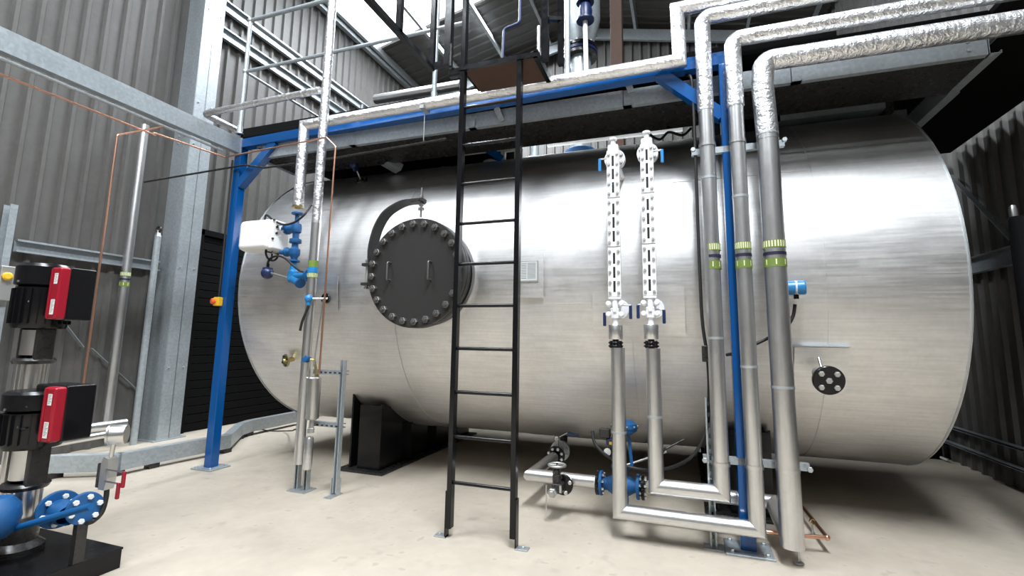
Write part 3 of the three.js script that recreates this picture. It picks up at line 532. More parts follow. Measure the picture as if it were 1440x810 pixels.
// ================================================================ level gauges before the tank
function levelGauge(xc, topSide, label, yT, yB) {
  const z = PZ, g = thing('level_gauge', label, 'level gauge', V(xc, yB, z), 'level gauges'), W = .092, n = 3, H = (yT - yB) / n;
  for (let i = 0; i < n; i++) {
    const a = yB + i * H + .003, b = yB + (i + 1) * H - .003;
    part(g, 'chamber', bx(xc - .03, xc + .03, a, b, z - .045, z - .008, .004), M.whiteCast);
    const cv = part(g, 'cover', bx(xc - W / 2, xc + W / 2, a, b, z - .008, z + .028, .004), M.whiteCast);
    for (let k = 0; k < 3; k++) { const y0 = a + .035 + k * (H - .06) / 3, y1 = y0 + (H - .06) / 3 - .022; part(cv, 'sight_glass', bx(xc - .008, xc + .008, y0, y1, z + .022, z + .0287), M.slot); }
    const pts = []; for (const s of [-1, 1]) for (let k = 0; k < 5; k++) pts.push(V(xc + s * .030, a + .03 + k * (H - .066) / 4, z + .028));
    bolts(cv, 'bolt', pts, V(0, 0, 1), .0105, .013, M.steelDull);
  }
  // upper connection: block, flange, nozzle into the tank
  const yN = yT - .03, back = q => TZ + Math.sqrt(TR * TR - (q - TY) * (q - TY));
  const upv = part(g, 'upper_valve', [bx(xc - .04, xc + .04, yT - .02, yT + .05, z - .10, z + .02, .012), lathe([[.02, 0], [.02, .045], [.03, .05], [.03, .065], [0, .068]], V(xc, yT + .04, z - .01), UP, 14)], M.whiteCast);
  part(upv, 'flange', disc(V(xc, yN, z - .10), V(0, 0, 1), .078, .022, 28), M.whiteCast);
  bolts(upv, 'bolt', ringPts(V(xc, yN, z - .078), V(0, 0, 1), .060, 6, .5), V(0, 0, 1), .011, .014, M.steelDull);
  const nz = part(g, 'nozzle', rod(V(xc, yN, back(yN) - .02), V(xc, yN, z - .1), .026, 16), M.whiteCast); part(nz, 'flange', disc(V(xc, yN, z - .128), V(0, 0, 1), .078, .022, 28), M.whiteCast);
  const hx = xc + topSide * .105; part(upv, 'lever_stem', rod(V(xc, yN - .01, z - .03), V(hx, yN - .01, z - .03), .007), M.steel); part(upv, 'lever_grip', bx(hx - .011, hx + .011, yN - .105, yN - .005, z - .036, z - .022, .005), M.blueBright, 'blue lever grip');
  // lower connection: valve body with four knobs, two levers, flange to the tank
  const yL = yB - .10, low = part(g, 'lower_valve', [bx(xc - .045, xc + .045, yB - .012, yB + .002, z - .03, z + .03, .003), lathe([[.022, 0], [.022, .05], [.034, .055], [.034, .12], [.024, .13], [.024, .2]], V(xc, yB - .2, z), UP, 16), bx(xc - .013, xc + .013, yL - .005, yL + .07, z + .03, z + .045, .004)], M.whiteCast);
  for (const [dx, dy] of [[-.045, .055], [.045, .055], [-.045, -.02], [.045, -.02]]) part(low, 'knob', lathe([[0, 0], [.012, 0], [.02, .008], [.02, .026], [.012, .034], [0, .034]], V(xc + dx, yL + dy, z + .005), V(0, 0, 1), 14), M.whiteCast);
  part(low, 'flange', disc(V(xc + .02, yL + .02, z - .075), V(0, 0, 1), .072, .02, 28), M.whiteCast); part(low, 'nozzle', rod(V(xc + .02, yL + .02, back(yL) - .0), V(xc + .02, yL + .02, z - .07), .026, 16), M.whiteCast);
  const ys = topSide < 0 ? [[-.078, -.14], [.105, -.09]] : [[-.085, -.09], [.088, -.125]];
  for (const [dx, dy] of ys) { part(low, 'lever_stem', rod(V(xc, yB + dy + .04, z - .01), V(xc + dx, yB + dy + .035, z - .01), .006), M.steel); part(low, 'lever_grip', bx(xc + dx - .011, xc + dx + .011, yB + dy - .062, yB + dy + .035, z - .018, z - .002, .005), M.blueNavy, 'dark blue lever grip'); }
  // lagged sleeve and the black flange pair above the floor loop
  part(g, 'sleeve', lathe([[.02, 0], [.048, 0], [.05, .004], [.05, .096], [.048, .1], [.02, .1]], V(xc, yB - .295, z), UP, 24), M.clad);
  for (const y of [yB - .325, yB - .348]) part(g, 'pipe_flange', lathe([[.02, 0], [.05, 0], [.052, .003], [.052, .009], [.05, .012], [.02, .012]], V(xc, y, z), UP, 24), M.black);
  bolts(g, 'flange_bolt', ringPts(V(xc, yB - .355, z), UP, .043, 4, .7), UP, .008, .05, M.blackSteel); part(g, 'pipe_stub', rod(V(xc, yB - .37, z), V(xc, yB - .28, z), .022, 14), M.blackSteel);
  return g;
}
levelGauge(1.050, -1, 'white level gauge with row of bolts, blue lever towards the ladder', 2.725, 1.628);
levelGauge(1.292, 1, 'white level gauge with row of bolts, blue lever towards the risers', 2.745, 1.632);

// ================================================================ drain line on the floor
function flangeAt(parent, c, dir, r, t, mat, nb, br = .012, boltMat = M.steel) { const d = dir.clone().normalize(), f = part(parent, 'flange', disc(c, d, r, t, 28), mat); bolts(f, 'bolt', ringPts(c.clone().addScaledVector(d, t), d, r * .76, nb, .4), d, br, .016, boltMat); return f; }
const DZ = -.70, DY = .265;
{
  const xe = .335, p = thing('drain_pipe', 'short silver lagged pipe bent from tank drain valve to blue control valve', 'pipe', V(.5, 0, DZ), 'lagged pipes');
  part(p, 'lagging', sweep([V(.36, DY + .005, -1.30), V(xe, DY, DZ), V(.85, DY, DZ)], .047, { seg: 24 }), M.clad);
  part(p, 'end_collar', lathe([[.03, 0], [.049, 0], [.049, .012], [.03, .012]], V(.84, DY, DZ), V(1, 0, 0), 24), M.cream, 'cream end collar');
  const q = thing('drain_pipe', 'silver lagged pipe passing behind risers from the blue control valve', 'pipe', V(1.6, 0, DZ), 'lagged pipes');
  part(q, 'lagging', sweep([V(1.235, DY, DZ), V(X3 - .05, DY, DZ), V(X3 - .005, .13, PZ - .05)], .047, { seg: 24 }), M.clad);
  part(q, 'end_collar', lathe([[.03, 0], [.05, 0], [.05, .03], [.03, .03]], V(1.21, DY, DZ), V(1, 0, 0), 24), M.cream, 'cream end collar');
}
{ // ball valve under the tank
  const c = V(.365, DY + .01, -1.42), d = V(.05, 0, 1).normalize(), t = thing('ball_valve', 'flanged ball valve with blue lever under the tank belly', 'valve', V(c.x, 0, c.z));
  flangeAt(t, c.clone().addScaledVector(d, .06), d, .085, .022, M.black, 8, .014); part(t, 'body', [rod(c.clone().addScaledVector(d, -.14), c.clone().addScaledVector(d, .07), .045, 18), lathe([[.018, 0], [.018, .12], [.032, .125], [.032, .15], [0, .155]], c, UP, 14)], M.steelDull);
  const f2 = flangeAt(t, c.clone().addScaledVector(d, -.16), d, .095, .03, M.galvBar, 8, .012); part(t, 'gasket_ring', disc(c.clone().addScaledVector(d, -.19), d, .09, .028, 28), M.galv);
  part(t, 'lever', bar(c.clone().add(V(.0, .145, 0)), c.clone().add(V(.10, .20, .0)), .022, .006), M.steel); part(t, 'lever_grip', prism(rect(.034, .014), c.clone().add(V(.10, .20, 0)), c.clone().add(V(.20, .185, .0)), UP), M.blueCast, 'blue lever grip');
  part(t, 'stem_nut', hexa(c.clone().add(V(0, .145, 0)), UP, .03, .02), M.steel);
  part(t, 'inlet_pipe', sweep([c.clone().addScaledVector(d, -.18), V(c.x - .02, DY, -1.72), V(c.x - .02, .38, -1.75)], .043, { seg: 16 }), M.blackSteel);
}
{ // small gate valve with hand wheel, on a branch before the drain pipe
  const c = at(786, 686, 'z', DZ + .16), t = thing('gate_valve', 'black gate valve with grey handwheel before the drain pipe', 'valve', V(c.x, 0, c.z));
  flangeAt(t, V(c.x + .01, c.y, DZ + .06), V(.1, 0, 1), .075, .02, M.black, 4, .016); part(t, 'branch', rod(V(c.x, c.y + .01, DZ), V(c.x, c.y, DZ + .08), .03, 16), M.black);
  part(t, 'body', [bx(c.x - .05, c.x + .03, c.y - .035, c.y + .035, DZ + .08, DZ + .2, .012), lathe([[0, 0], [.034, 0], [.034, .05], [.02, .06], [.02, .09]], V(c.x - .02, c.y + .03, DZ + .14), UP, 16)], M.blackSteel);
  const s = at(772, 699, 'z', DZ + .22); part(t, 'outlet_plug', [hexa(V(c.x - .035, c.y - .025, DZ + .2), V(0, 0, 1), .034, .03), hexa(V(c.x - .035, c.y - .025, DZ + .23), V(0, 0, 1), .022, .02)], M.steelDull);
  const w = V(c.x - .02, c.y + .155, DZ + .14); part(t, 'stem', [rod(V(w.x, c.y + .08, w.z), V(w.x, w.y + .015, w.z), .008), bx(w.x - .03, w.x - .022, c.y + .06, w.y - .03, w.z - .012, w.z + .012), bx(w.x + .022, w.x + .03, c.y + .06, w.y - .03, w.z - .012, w.z + .012)], M.blackSteel);
  const hw = part(t, 'handwheel', [torus(w, UP, .062, .009, 28, 8)], M.steelDull); for (let k = 0; k < 3; k++) part(hw, 'spoke', rod(w, ringPts(w, UP, .06, 3)[k], .006, 8), M.steelDull);
  part(t, 'drip_tube', rod(V(c.x - .085, .06, DZ + .2), V(c.x - .085, c.y + .02, DZ + .2), .005), M.steel);
  part(t, 'bracket', bx(c.x + .015, c.x + .03, c.y - .02, c.y + .03, DZ + .2, DZ + .21), M.steel);
}
{ // blue control valve with yoke and actuator
  const xc = 1.03, c = V(xc, DY, DZ), t = thing('control_valve', 'blue flanged control valve with yoke and round actuator behind floor loops', 'valve', V(xc, 0, DZ)), X = V(1, 0, 0);
  part(t, 'body', [lathe([[.045, -.16], [.045, -.1], [.07, -.06], [.075, 0], [.07, .06], [.045, .1], [.045, .16]], c, X, 24), lathe([[.05, .04], [.05, .11], [.07, .12], [.07, .14], [0, .14]], c, UP, 20)], M.blueCast);
  for (const [x, m] of [[-.18, M.black], [-.155, M.blueCast], [.115, M.blueCast], [.15, M.black]]) flangeAt(t, c.clone().add(V(x, 0, 0)), X, .088, .022, m, 8, .010);
  for (const s of [-1, 1]) part(t, 'yoke_leg', bar(c.clone().add(V(s * .055 + .03, .13, 0)), c.clone().add(V(s * .03 + .03, .36, -.02)), .022, .016), M.blueCast);
  part(t, 'actuator', [lathe([[0, 0], [.06, .005], [.092, .03], [.095, .05], [.1, .05], [.1, .062], [.095, .062], [.09, .085], [.05, .105], [0, .11]], c.clone().add(V(.03, .36, -.02)), UP, 28)], M.blueCast);
  bolts(t, 'actuator_bolt', ringPts(c.clone().add(V(.03, .422, -.02)), UP, .098, 10), UP, .007, .01, M.steel);
  part(t, 'positioner', bx(xc - .15, xc - .07, .60, .665, DZ - .02, DZ + .05, .01), M.blackSteel, 'dark positioner box'); part(t, 'regulator', [bx(xc - .10, xc - .05, .545, .60, DZ - .01, DZ + .04, .01)], M.blueNavy); part(t, 'gauge_dial', lathe([[0, 0], [.026, 0], [.028, .01], [.026, .02], [0, .02]], V(xc - .09, .50, DZ + .03), V(0, 0, 1), 18), M.white);
  part(t, 'yellow_tag', bx(xc - .075, xc - .03, .555, .575, DZ + .042, DZ + .048), M.yellow, 'yellow tag'); part(t, 'stem', rod(c.clone().add(V(.03, .12, 0)), c.clone().add(V(.03, .37, -.02)), .009), M.steel);
  part(t, 'air_tube', rod(V(xc + .02, .40, DZ), V(xc + .33, .52, DZ - .05), .008), M.steel); part(t, 'drain_tail', bx(xc + .03, xc + .055, .14, .26, DZ - .03, DZ + .05, .006), M.blueCast);
}
{ // cables at the valve and the riser
  const f = (u, v, z) => at(u, v, 'z', z);
  solo('cable', curve([f(833, 606, DZ), f(836, 622, DZ + .03), f(852, 640, DZ + .06), f(880, 655, DZ + .06), f(912, 661, DZ + .08), f(945, 657, -.56), f(975, 640, -.5), f(993, 605, -.49), f(997, 560, -.49), f(995, 505, -.49), f(988, 455, -.49), f(984, 380, -.49), f(979, 250, -.49), f(974, 130, -.49), f(971, 108, -.5), f(965, 106, -.56)], .0115, 8, 120), M.rubber, 'thick black cable dropping beside the first riser and looping to control valve', 'cable');
  solo('cable_box', bx(f(992, 504, -.49).x - .022, f(992, 504, -.49).x + .022, 1.19, 1.30, -.50, -.46, .004), M.blackSteel, 'small black junction block on the cable beside the riser', 'junction box');
  solo('cable', curve([f(1022, 499, -.56), f(1035, 496, -.5), f(1060, 485, -.48), f(1085, 473, -.5), f(1104, 462, -.56), f(1115, 445, -.58), f(1118, 428, -.58)], .011, 8, 40), M.rubber, 'black cable from blue transmitter passing behind the risers', 'cable');
  solo('sensor_rod', [rod(f(935, 632, -.72), f(962, 618, -.80), .007), rod(f(930, 636, -.72), f(937, 630, -.72), .011)], M.blackSteel, 'thin black rod probe under the tank beside second gauge loop', 'probe');
}
// copper pipe on the floor beside the thick riser
{
  const y = .10, t = thing('copper_pipe', 'bent copper pipe on small stands beside the thick riser foot', 'copper pipe', V(2.3, 0, -.9)), g = (u, v) => at(u, v, 'y', y), st = g(1142, 733);
  const a = g(1128, 712), b = g(1163, 756), c = g(1098, 751), d = g(1040, 741);
  part(t, 'tube', sweep([a.clone().add(b.clone().sub(a).multiplyScalar(-.9)), a, b, c, d], .013, { bend: .03, seg: 10 }), M.copper);
  for (const p of [st, g(1122, 768)]) { part(t, 'stand', [rod(V(p.x, 0, p.z), V(p.x, y, p.z), .006), disc(V(p.x, 0, p.z), UP, .03, .008, 16)], M.galvBar); }
  part(t, 'elbow', ball(b, .018), M.copper); part(t, 'clip', lathe([[.014, 0], [.02, 0], [.02, .02], [.014, .02]], V(st.x, y, st.z), b.clone().sub(a), 12), M.brass);
}
// ================================================================ fittings on the tank front
{
  const p = onTank(1113, 405), n = tNorm(p), t = thing('transmitter', 'blue round transmitter with black cable beside the thick riser', 'transmitter', p), c = p.clone().addScaledVector(n, .13);
  part(t, 'stem', rod(p, c, .018, 12), M.steelDull); part(t, 'housing', [lathe([[0, -.06], [.042, -.058], [.048, -.05], [.048, .05], [.042, .058], [0, .06]], c, V(1, 0, .12), 24)], M.blueBright);
  const lab = document.createElement('canvas'); lab.width = 64; lab.height = 64; const k = lab.getContext('2d'); k.fillStyle = '#d8dce4'; k.fillRect(0, 0, 64, 64); k.fillStyle = '#2b2f4a'; for (let i = 0; i < 7; i++) k.fillRect(6, 4 + i * 9, 52, 3); k.fillStyle = '#7a1c26'; k.fillRect(14, 22, 12, 18);
  const lt = new THREE.CanvasTexture(lab); lt.colorSpace = THREE.SRGBColorSpace; part(t, 'label_band', new THREE.CylinderGeometry(.0486, .0486, .042, 24, 1, true, 0, 6.28).rotateZ(Math.PI / 2).translate(c.x + .012, c.y, c.z), std({ map: lt, roughness: .4 }), 'printed white label band');
  part(t, 'gland', rod(c.clone().add(V(0, -.075, 0)), c.clone().add(V(0, -.04, 0)), .016, 12), M.black);
  const q = onTank(1165, 510), c2 = at(1164, 534, 'z', -.52), s = thing('blind_flange', 'black four-bolt blind flange on nozzle low on the tank', 'flange', c2), n2 = V(.05, -.18, 1).normalize();
  part(s, 'nozzle', rod(c2.clone().addScaledVector(n2, -.2), c2, .035, 18), M.steelDull); part(s, 'drip_pin', rod(at(1151, 503, 'z', -.60), at(1156, 520, 'z', -.55), .009), M.steel);
  const f = part(s, 'disc', disc(c2, n2, .092, .026, 32), M.black); bolts(f, 'bolt', ringPts(c2.clone().addScaledVector(n2, .026), n2, .062, 4, .78), n2, .018, .014, M.steelDull); bolts(f, 'stud', [c2.clone().addScaledVector(n2, .026)], n2, .02, .01, M.steelDull);
  const q3 = onTank(412, 505), c3 = q3.clone().add(V(0, -.01, .08)), n3 = V(-.35, -.1, 1).normalize(), y = thing('blind_flange', 'small brass coloured bolted flange low on the tank', 'flange', c3);
  part(y, 'nozzle', rod(q3, c3, .025, 14), M.brass); const fy = part(y, 'disc', disc(c3, n3, .066, .018, 24), M.brass); bolts(fy, 'bolt', ringPts(c3.clone().addScaledVector(n3, .018), n3, .045, 4, .4), n3, .014, .012, M.blackSteel); bolts(fy, 'plug', [c3.clone().addScaledVector(n3, .018)], n3, .016, .02, M.brass);
  // name plate
  const pc = onTank(744, 381), np = thing('name_plate', 'framed metal name plate beside the ladder', 'plate', pc.clone()), z = pc.z + .03;
  const pl = document.createElement('canvas'); pl.width = 128; pl.height = 128; const g = pl.getContext('2d'); g.fillStyle = '#d9dcda'; g.fillRect(0, 0, 128, 128); g.fillStyle = '#4a4d50'; for (let i = 0; i < 10; i++) { g.fillRect(10, 12 + i * 11, 40, 3); g.fillRect(60, 12 + i * 11, 56, 2); g.strokeStyle = '#7b7f82'; g.strokeRect(58, 9 + i * 11, 60, 9); }
  const pt = new THREE.CanvasTexture(pl); pt.colorSpace = THREE.SRGBColorSpace; const a = at(730, 367, 'z', z), b = at(757, 396, 'z', z), pg = new THREE.PlaneGeometry(b.x - a.x - .02, a.y - b.y - .02).translate((a.x + b.x) / 2, (a.y + b.y) / 2, z + .0075);
  part(np, 'plate', pg, std({ map: pt, roughness: .35, metalness: .3 }), 'printed plate face'); part(np, 'frame', [bx(a.x, b.x, b.y, a.y, z - .03, z + .007, .003)], M.steelDull);
}

// ================================================================ valve set and stand beside the blue column
{
  const VX = -1.955, VZ = -.44, g = (u, v, z = VZ) => at(u, v, 'z', z);
  // control valve with white actuator
  const yv = g(405, 322).y, cv = thing('actuated_valve', 'blue valve with big white actuator box below the foil pipe', 'valve', V(VX, 2.1, VZ)), LX = V(-1, 0, 0);
  part(cv, 'body', [lathe([[.02, .13], [.02, .05], [.045, .04], [.05, 0], [.045, -.04], [.03, -.05], [.03, -.12]], V(VX, yv, VZ), UP, 18), lathe([[.045, 0], [.045, .10], [.055, .10], [.055, .12], [.03, .13], [.03, .16], [0, .16]], V(VX, yv, VZ), LX, 18)], M.blueCast);
  for (const y of [yv + .135, yv - .125]) part(cv, 'flange', disc(V(VX, y, VZ), UP, .055, .018, 20), M.blueCast); part(cv, 'flange', disc(V(VX, yv - .145, VZ), UP, .055, .018, 20), M.blueCast);
  const b0 = g(350, 314), b1 = g(391, 353); const act = part(cv, 'actuator_box', bx(b0.x, b1.x - .02, b1.y, b0.y, VZ - .12, VZ + .12, .05), M.white, 'white actuator box'); part(cv, 'actuator_plate', bx(b1.x - .03, b1.x + .02, b1.y + .01, b0.y - .01, VZ - .10, VZ + .10, .012), M.white);
  part(cv, 'yoke', [rod(V(b1.x, yv + .03, VZ + .05), V(VX - .1, yv + .03, VZ + .05), .008), rod(V(b1.x, yv - .03, VZ + .05), V(VX - .1, yv - .03, VZ + .05), .008), rod(V(b1.x, yv, VZ), V(VX - .1, yv, VZ), .012)], M.steel);
  bolts(act, 'screw', [[.06, .03], [.06, -.03], [.1, .09], [.1, -.09]].map(([dz, dy]) => V(b1.x + .02, yv + dy - .02, VZ + dz)), V(1, 0, 0), .012, .012, M.blackSteel);
  // globe valve with hand wheel
  const y2 = g(410, 354).y, gv = thing('globe_valve', 'blue globe valve with black handwheel below the white actuator', 'valve', V(VX, 1.9, VZ)), w = g(383, 352);
  part(gv, 'body', [lathe([[.03, .09], [.03, .04], [.05, .02], [.05, -.03], [.03, -.06], [.03, -.11]], V(VX, y2, VZ), UP, 18), lathe([[.035, 0], [.035, .08], [.045, .085], [.045, .105], [.022, .11], [.022, .17], [0, .17]], V(VX, y2, VZ), LX, 16)], M.blueCast);
  for (const y of [y2 + .085, y2 - .10]) part(gv, 'flange', disc(V(VX, y, VZ), UP, .055, .018, 20), M.blueCast);
  part(gv, 'stem', rod(V(VX - .16, y2, VZ), V(w.x - .02, y2, VZ), .009), M.steel); const hw = part(gv, 'handwheel', torus(V(w.x, y2, VZ), V(1, 0, 0), .075, .010, 28, 8), M.black); for (const q of ringPts(V(w.x, y2, VZ), V(1, 0, 0), .074, 4)) part(hw, 'spoke', rod(V(w.x, y2, VZ), q, .007, 8), M.black);
  // strainer and joint to the vent pipe
  const st = thing('strainer', 'blue angled strainer joining the slim vent pipe', 'strainer', V(VX, 1.75, VZ)), y3 = g(415, 388).y, vx = at(437, 420, 'z', -.345).x;
  part(st, 'body', [lathe([[.03, .17], [.03, .06], [.045, .04], [.045, -.04], [.03, -.06]], V(VX, y3, VZ), UP, 18), rod(V(VX, y3 - .02, VZ), V(VX + .12, y3 - .07, VZ + .03), .042, 16), rod(V(VX, y3 - .01, VZ), V(vx - .03, y3 - .01, VZ + .07), .03, 14)], M.blueBright);
  part(st, 'cap', disc(V(VX + .12, y3 - .07, VZ + .03), V(1, -.4, .25), .05, .02, 18), M.blueCast); part(st, 'flange', disc(V(vx - .09, y3 - .008, VZ + .05), V(1, 0, .3), .058, .018, 20), M.blueCast);
  // round navy sensor on a steel stem
  const sn = g(376, 384), ss = thing('steam_sensor', 'dark blue ball sensor on steel stem beside the strainer', 'sensor', sn); part(ss, 'housing', [ball(sn, .058, 18), lathe([[.04, 0], [.045, .02], [.045, .06], [0, .065]], V(sn.x, sn.y - .01, sn.z), UP, 16)], M.blueNavy); part(ss, 'stem', rod(V(sn.x + .05, sn.y - .005, VZ), V(VX - .02, y3 - .03, VZ), .014), M.steel); part(ss, 'gland', rod(V(sn.x, sn.y + .04, VZ), V(sn.x + .0, sn.y + .09, VZ), .014), M.black);
  const c = (p) => curve(p.map(([u, v, z]) => g(u, v, z)), .010, 8, 40);
  solo('cable', c([[372, 310, VZ], [374, 303, VZ], [385, 310, VZ + .05], [400, 316, VZ + .08], [415, 312, VZ + .09], [428, 302, VZ + .09], [438, 288, VZ + .03]]), M.rubber, 'black cable slung from white actuator to the vent pipe', 'cable');
  solo('cable', c([[376, 376, VZ], [378, 366, VZ], [390, 360, VZ + .06], [402, 364, VZ + .09], [413, 374, VZ + .1], [425, 382, VZ + .1], [432, 382, VZ + .05]]), M.rubber, 'black cable arching from ball sensor to the strainer', 'cable');
  // small blue sensor lower on the vent pipe
  const s2 = at(434, 420, 'z', -.29), t2 = thing('small_sensor', 'small light blue sensor head clipped on the vent pipe', 'sensor', s2); part(t2, 'head', [ball(s2, .036, 14), rod(V(s2.x, s2.y - .055, s2.z), V(s2.x, s2.y, s2.z), .02)], M.blueBright); part(t2, 'stem', rod(s2, V(s2.x + .14, s2.y + .005, s2.z - .08), .010), M.steel);
  const nzp = onTank(462, 420); part(t2, 'nozzle', [rod(V(s2.x + .13, s2.y + .005, s2.z - .08), nzp, .022)], M.black); part(t2, 'nozzle_disc', disc(nzp.clone().add(V(0, 0, .03)), V(0, 0, 1), .05, .02, 20), M.black);
  solo('cable', curve([[434, 430], [430, 440], [425, 452], [422, 465]].map(([u, v]) => at(u, v, 'z', -.27)), .011, 8, 16), M.rubber, 'short black cable tail below the small blue sensor', 'cable');
}
{ // stand: two strut posts, cross struts, sample cooler, copper tube
  const z = -.45, xa = -1.672, xb = -1.305, st = thing('pipe_stand', 'galvanised strut stand on the floor holding silver cylinders', 'stand', V(-1.5, 0, z)), sp = strutPts(.041, .041);
  part(st, 'post', prism(sp, V(xa - .04, 0, z), V(xa - .04, .34, z), V(0, 0, 1)), M.galv); part(st, 'post', prism(sp, V(xa + .06, 0, z), V(xa + .06, .34, z), V(0, 0, 1)), M.galv); part(st, 'post', prism(sp, V(xb, .02, z), V(xb, 1.12, z), V(0, 0, 1)), M.galv);
  part(st, 'foot', [bx(xb - .03, xb + .035, 0, .008, z - .03, z + .13), bx(xb - .03, xb - .024, 0, .14, z - .005, z + .05), bx(xb + .024, xb + .03, 0, .14, z - .005, z + .05)], M.galvBar); part(st, 'foot', bx(xa - .08, xa + .11, 0, .01, z - .05, z + .10), M.galvBar);
  part(st, 'saddle_clip', bx(xa - .065, xa + .09, .28, .35, z + .04, z + .052, .004), M.galvBar);
  for (const y of [1.01, .562]) { const cs = part(st, 'cross_strut', prism(strutPts(.041, .041).map(([a, b]) => [b, a]).reverse(), V(xa + .03, y, z + .005), V(xb + .02, y, z + .005), UP), M.galv); for (let x = xa + .09; x < xb - .02; x += .05) part(cs, 'slot', bx(x, x + .026, y - .007, y + .007, z + .0455, z + .0465), M.slot); }
  const ck = thing('sample_cooler', 'upright silver cylinder vessel on the strut stand', 'vessel', V(-1.58, .5, -.36)), a = V(at(447, 528, 'z', -.36).x, at(447, 530, 'z', -.36).y, -.36), b = V(at(436, 590, 'z', -.36).x + .02, at(436, 590, 'z', -.36).y, -.36);
  part(ck, 'vessel', lathe([[0, 0], [.04, 0], [.055, .012], [.055, a.y - b.y - .012], [.04, a.y - b.y], [0, a.y - b.y]], V(b.x, b.y, -.36), UP, 24), M.steel); part(ck, 'fitting', hexa(V(b.x, b.y - .06, -.36), UP, .022, .06), M.steelDull); part(ck, 'coupling', hexa(V(b.x - .005, b.y - .11, -.36), UP, .03, .045), M.steelDull); part(ck, 'top_nut', hexa(V(b.x + .02, a.y, -.36), UP, .02, .03), M.brass);
  part(ck, 'outlet', lathe([[0, 0], [.035, 0], [.038, .01], [.038, .25], [.03, .265], [0, .27]], V(b.x - .015, .20, -.36), UP, 20), M.clad);
  const va = at(431, 505, 'z', -.33), vb = thing('small_valve', 'small bright blue valve above the silver cylinder vessel', 'valve', va); part(vb, 'knob', lathe([[0, -.03], [.03, -.028], [.036, 0], [.03, .028], [0, .03]], va, V(0, .2, 1), 16), M.blueCast); part(vb, 'body', rod(va, V(va.x + .06, va.y - .01, -.36), .014), M.brass); part(vb, 'elbow', rod(V(va.x + .06, va.y - .01, -.36), V(b.x + .02, a.y + .02, -.36), .012), M.brass);
  const cp = thing('copper_tube', 'thin copper tube dropping from the walkway to silver vessel', 'copper pipe', V(-1.5, 1, -.33)), k = (u, v, zz = -.285) => at(u, v, 'z', zz);
  part(cp, 'tube', sweep([at(316, 221, 'z', -.50), k(425, 200), k(459, 193), k(472, 206), k(449, 524)], .0085, { bend: .03, seg: 8 }), M.copper);
  part(cp, 'second_tube', sweep([k(455, 420), k(441, 515)], .006, { seg: 8 }), M.steel);
  solo('thin_cable', curve([at(428, 602, 'z', -.38), at(415, 604, 'z', -.8), at(400, 606, 'y', .02), at(380, 606, 'y', .02), at(360, 602, 'y', .02)], .008, 6, 24), M.rubber, 'thin dark cable trailing along the floor from the stand', 'cable');
}
// ================================================================ guard rails on the walkway
{
  const z = -.585, gr = thing('guard_rail', 'galvanised tube guard rail along the walkway edge', 'guard rail', V(-1.2, 3.5, z)), x0 = -2.985, yT = 4.84, yM = 4.22, r = .0225;
  for (const x of [x0, -.605, .655]) { part(gr, 'post', rod(V(x, BT + .05, z), V(x, x === x0 ? yT : 5.1, z), r, 14), M.galv); part(gr, 'post_foot', [disc(V(x, BT + .05, z), UP, .045, .012, 18), rod(V(x, BT + .06, z), V(x, BT + .14, z), .03, 14)], M.galvBar); }
  part(gr, 'rail', rod(V(x0, yT, z), V(-.4, yT, z), r, 14), M.galv); part(gr, 'rail', rod(V(x0, yM, z), V(-.33, yM, z), r * .85, 14), M.galv);
  part(gr, 'rail', rod(V(x0, yT, z), V(x0, yT, -2.6), r, 12), M.galv); part(gr, 'rail', rod(V(x0, yM, z), V(x0, yM, -2.6), r * .7, 12), M.galv); part(gr, 'post', rod(V(x0, BT + .05, -2.6), V(x0, yT, -2.6), r, 12), M.galv);
  for (const [x, y] of [[x0, yT], [x0, yM], [-.605, yM], [-.605, yT]]) part(gr, 'joint', ball(V(x, y, z), .033, 12), M.galvBar);
  const br = thing('vent_branch', 'foil wrapped branch pipe running from vent pipe along the walkway corner', 'pipe', V(-2.6, 3.6, -.33), 'lagged pipes'); part(br, 'foil_lagging', sweep([V(-1.70, 3.655, -.335), V(-3.21, 3.64, -.335), V(-3.21, 3.63, -.86)], .034, { bend: .05, seg: 14 }), M.foil);
}
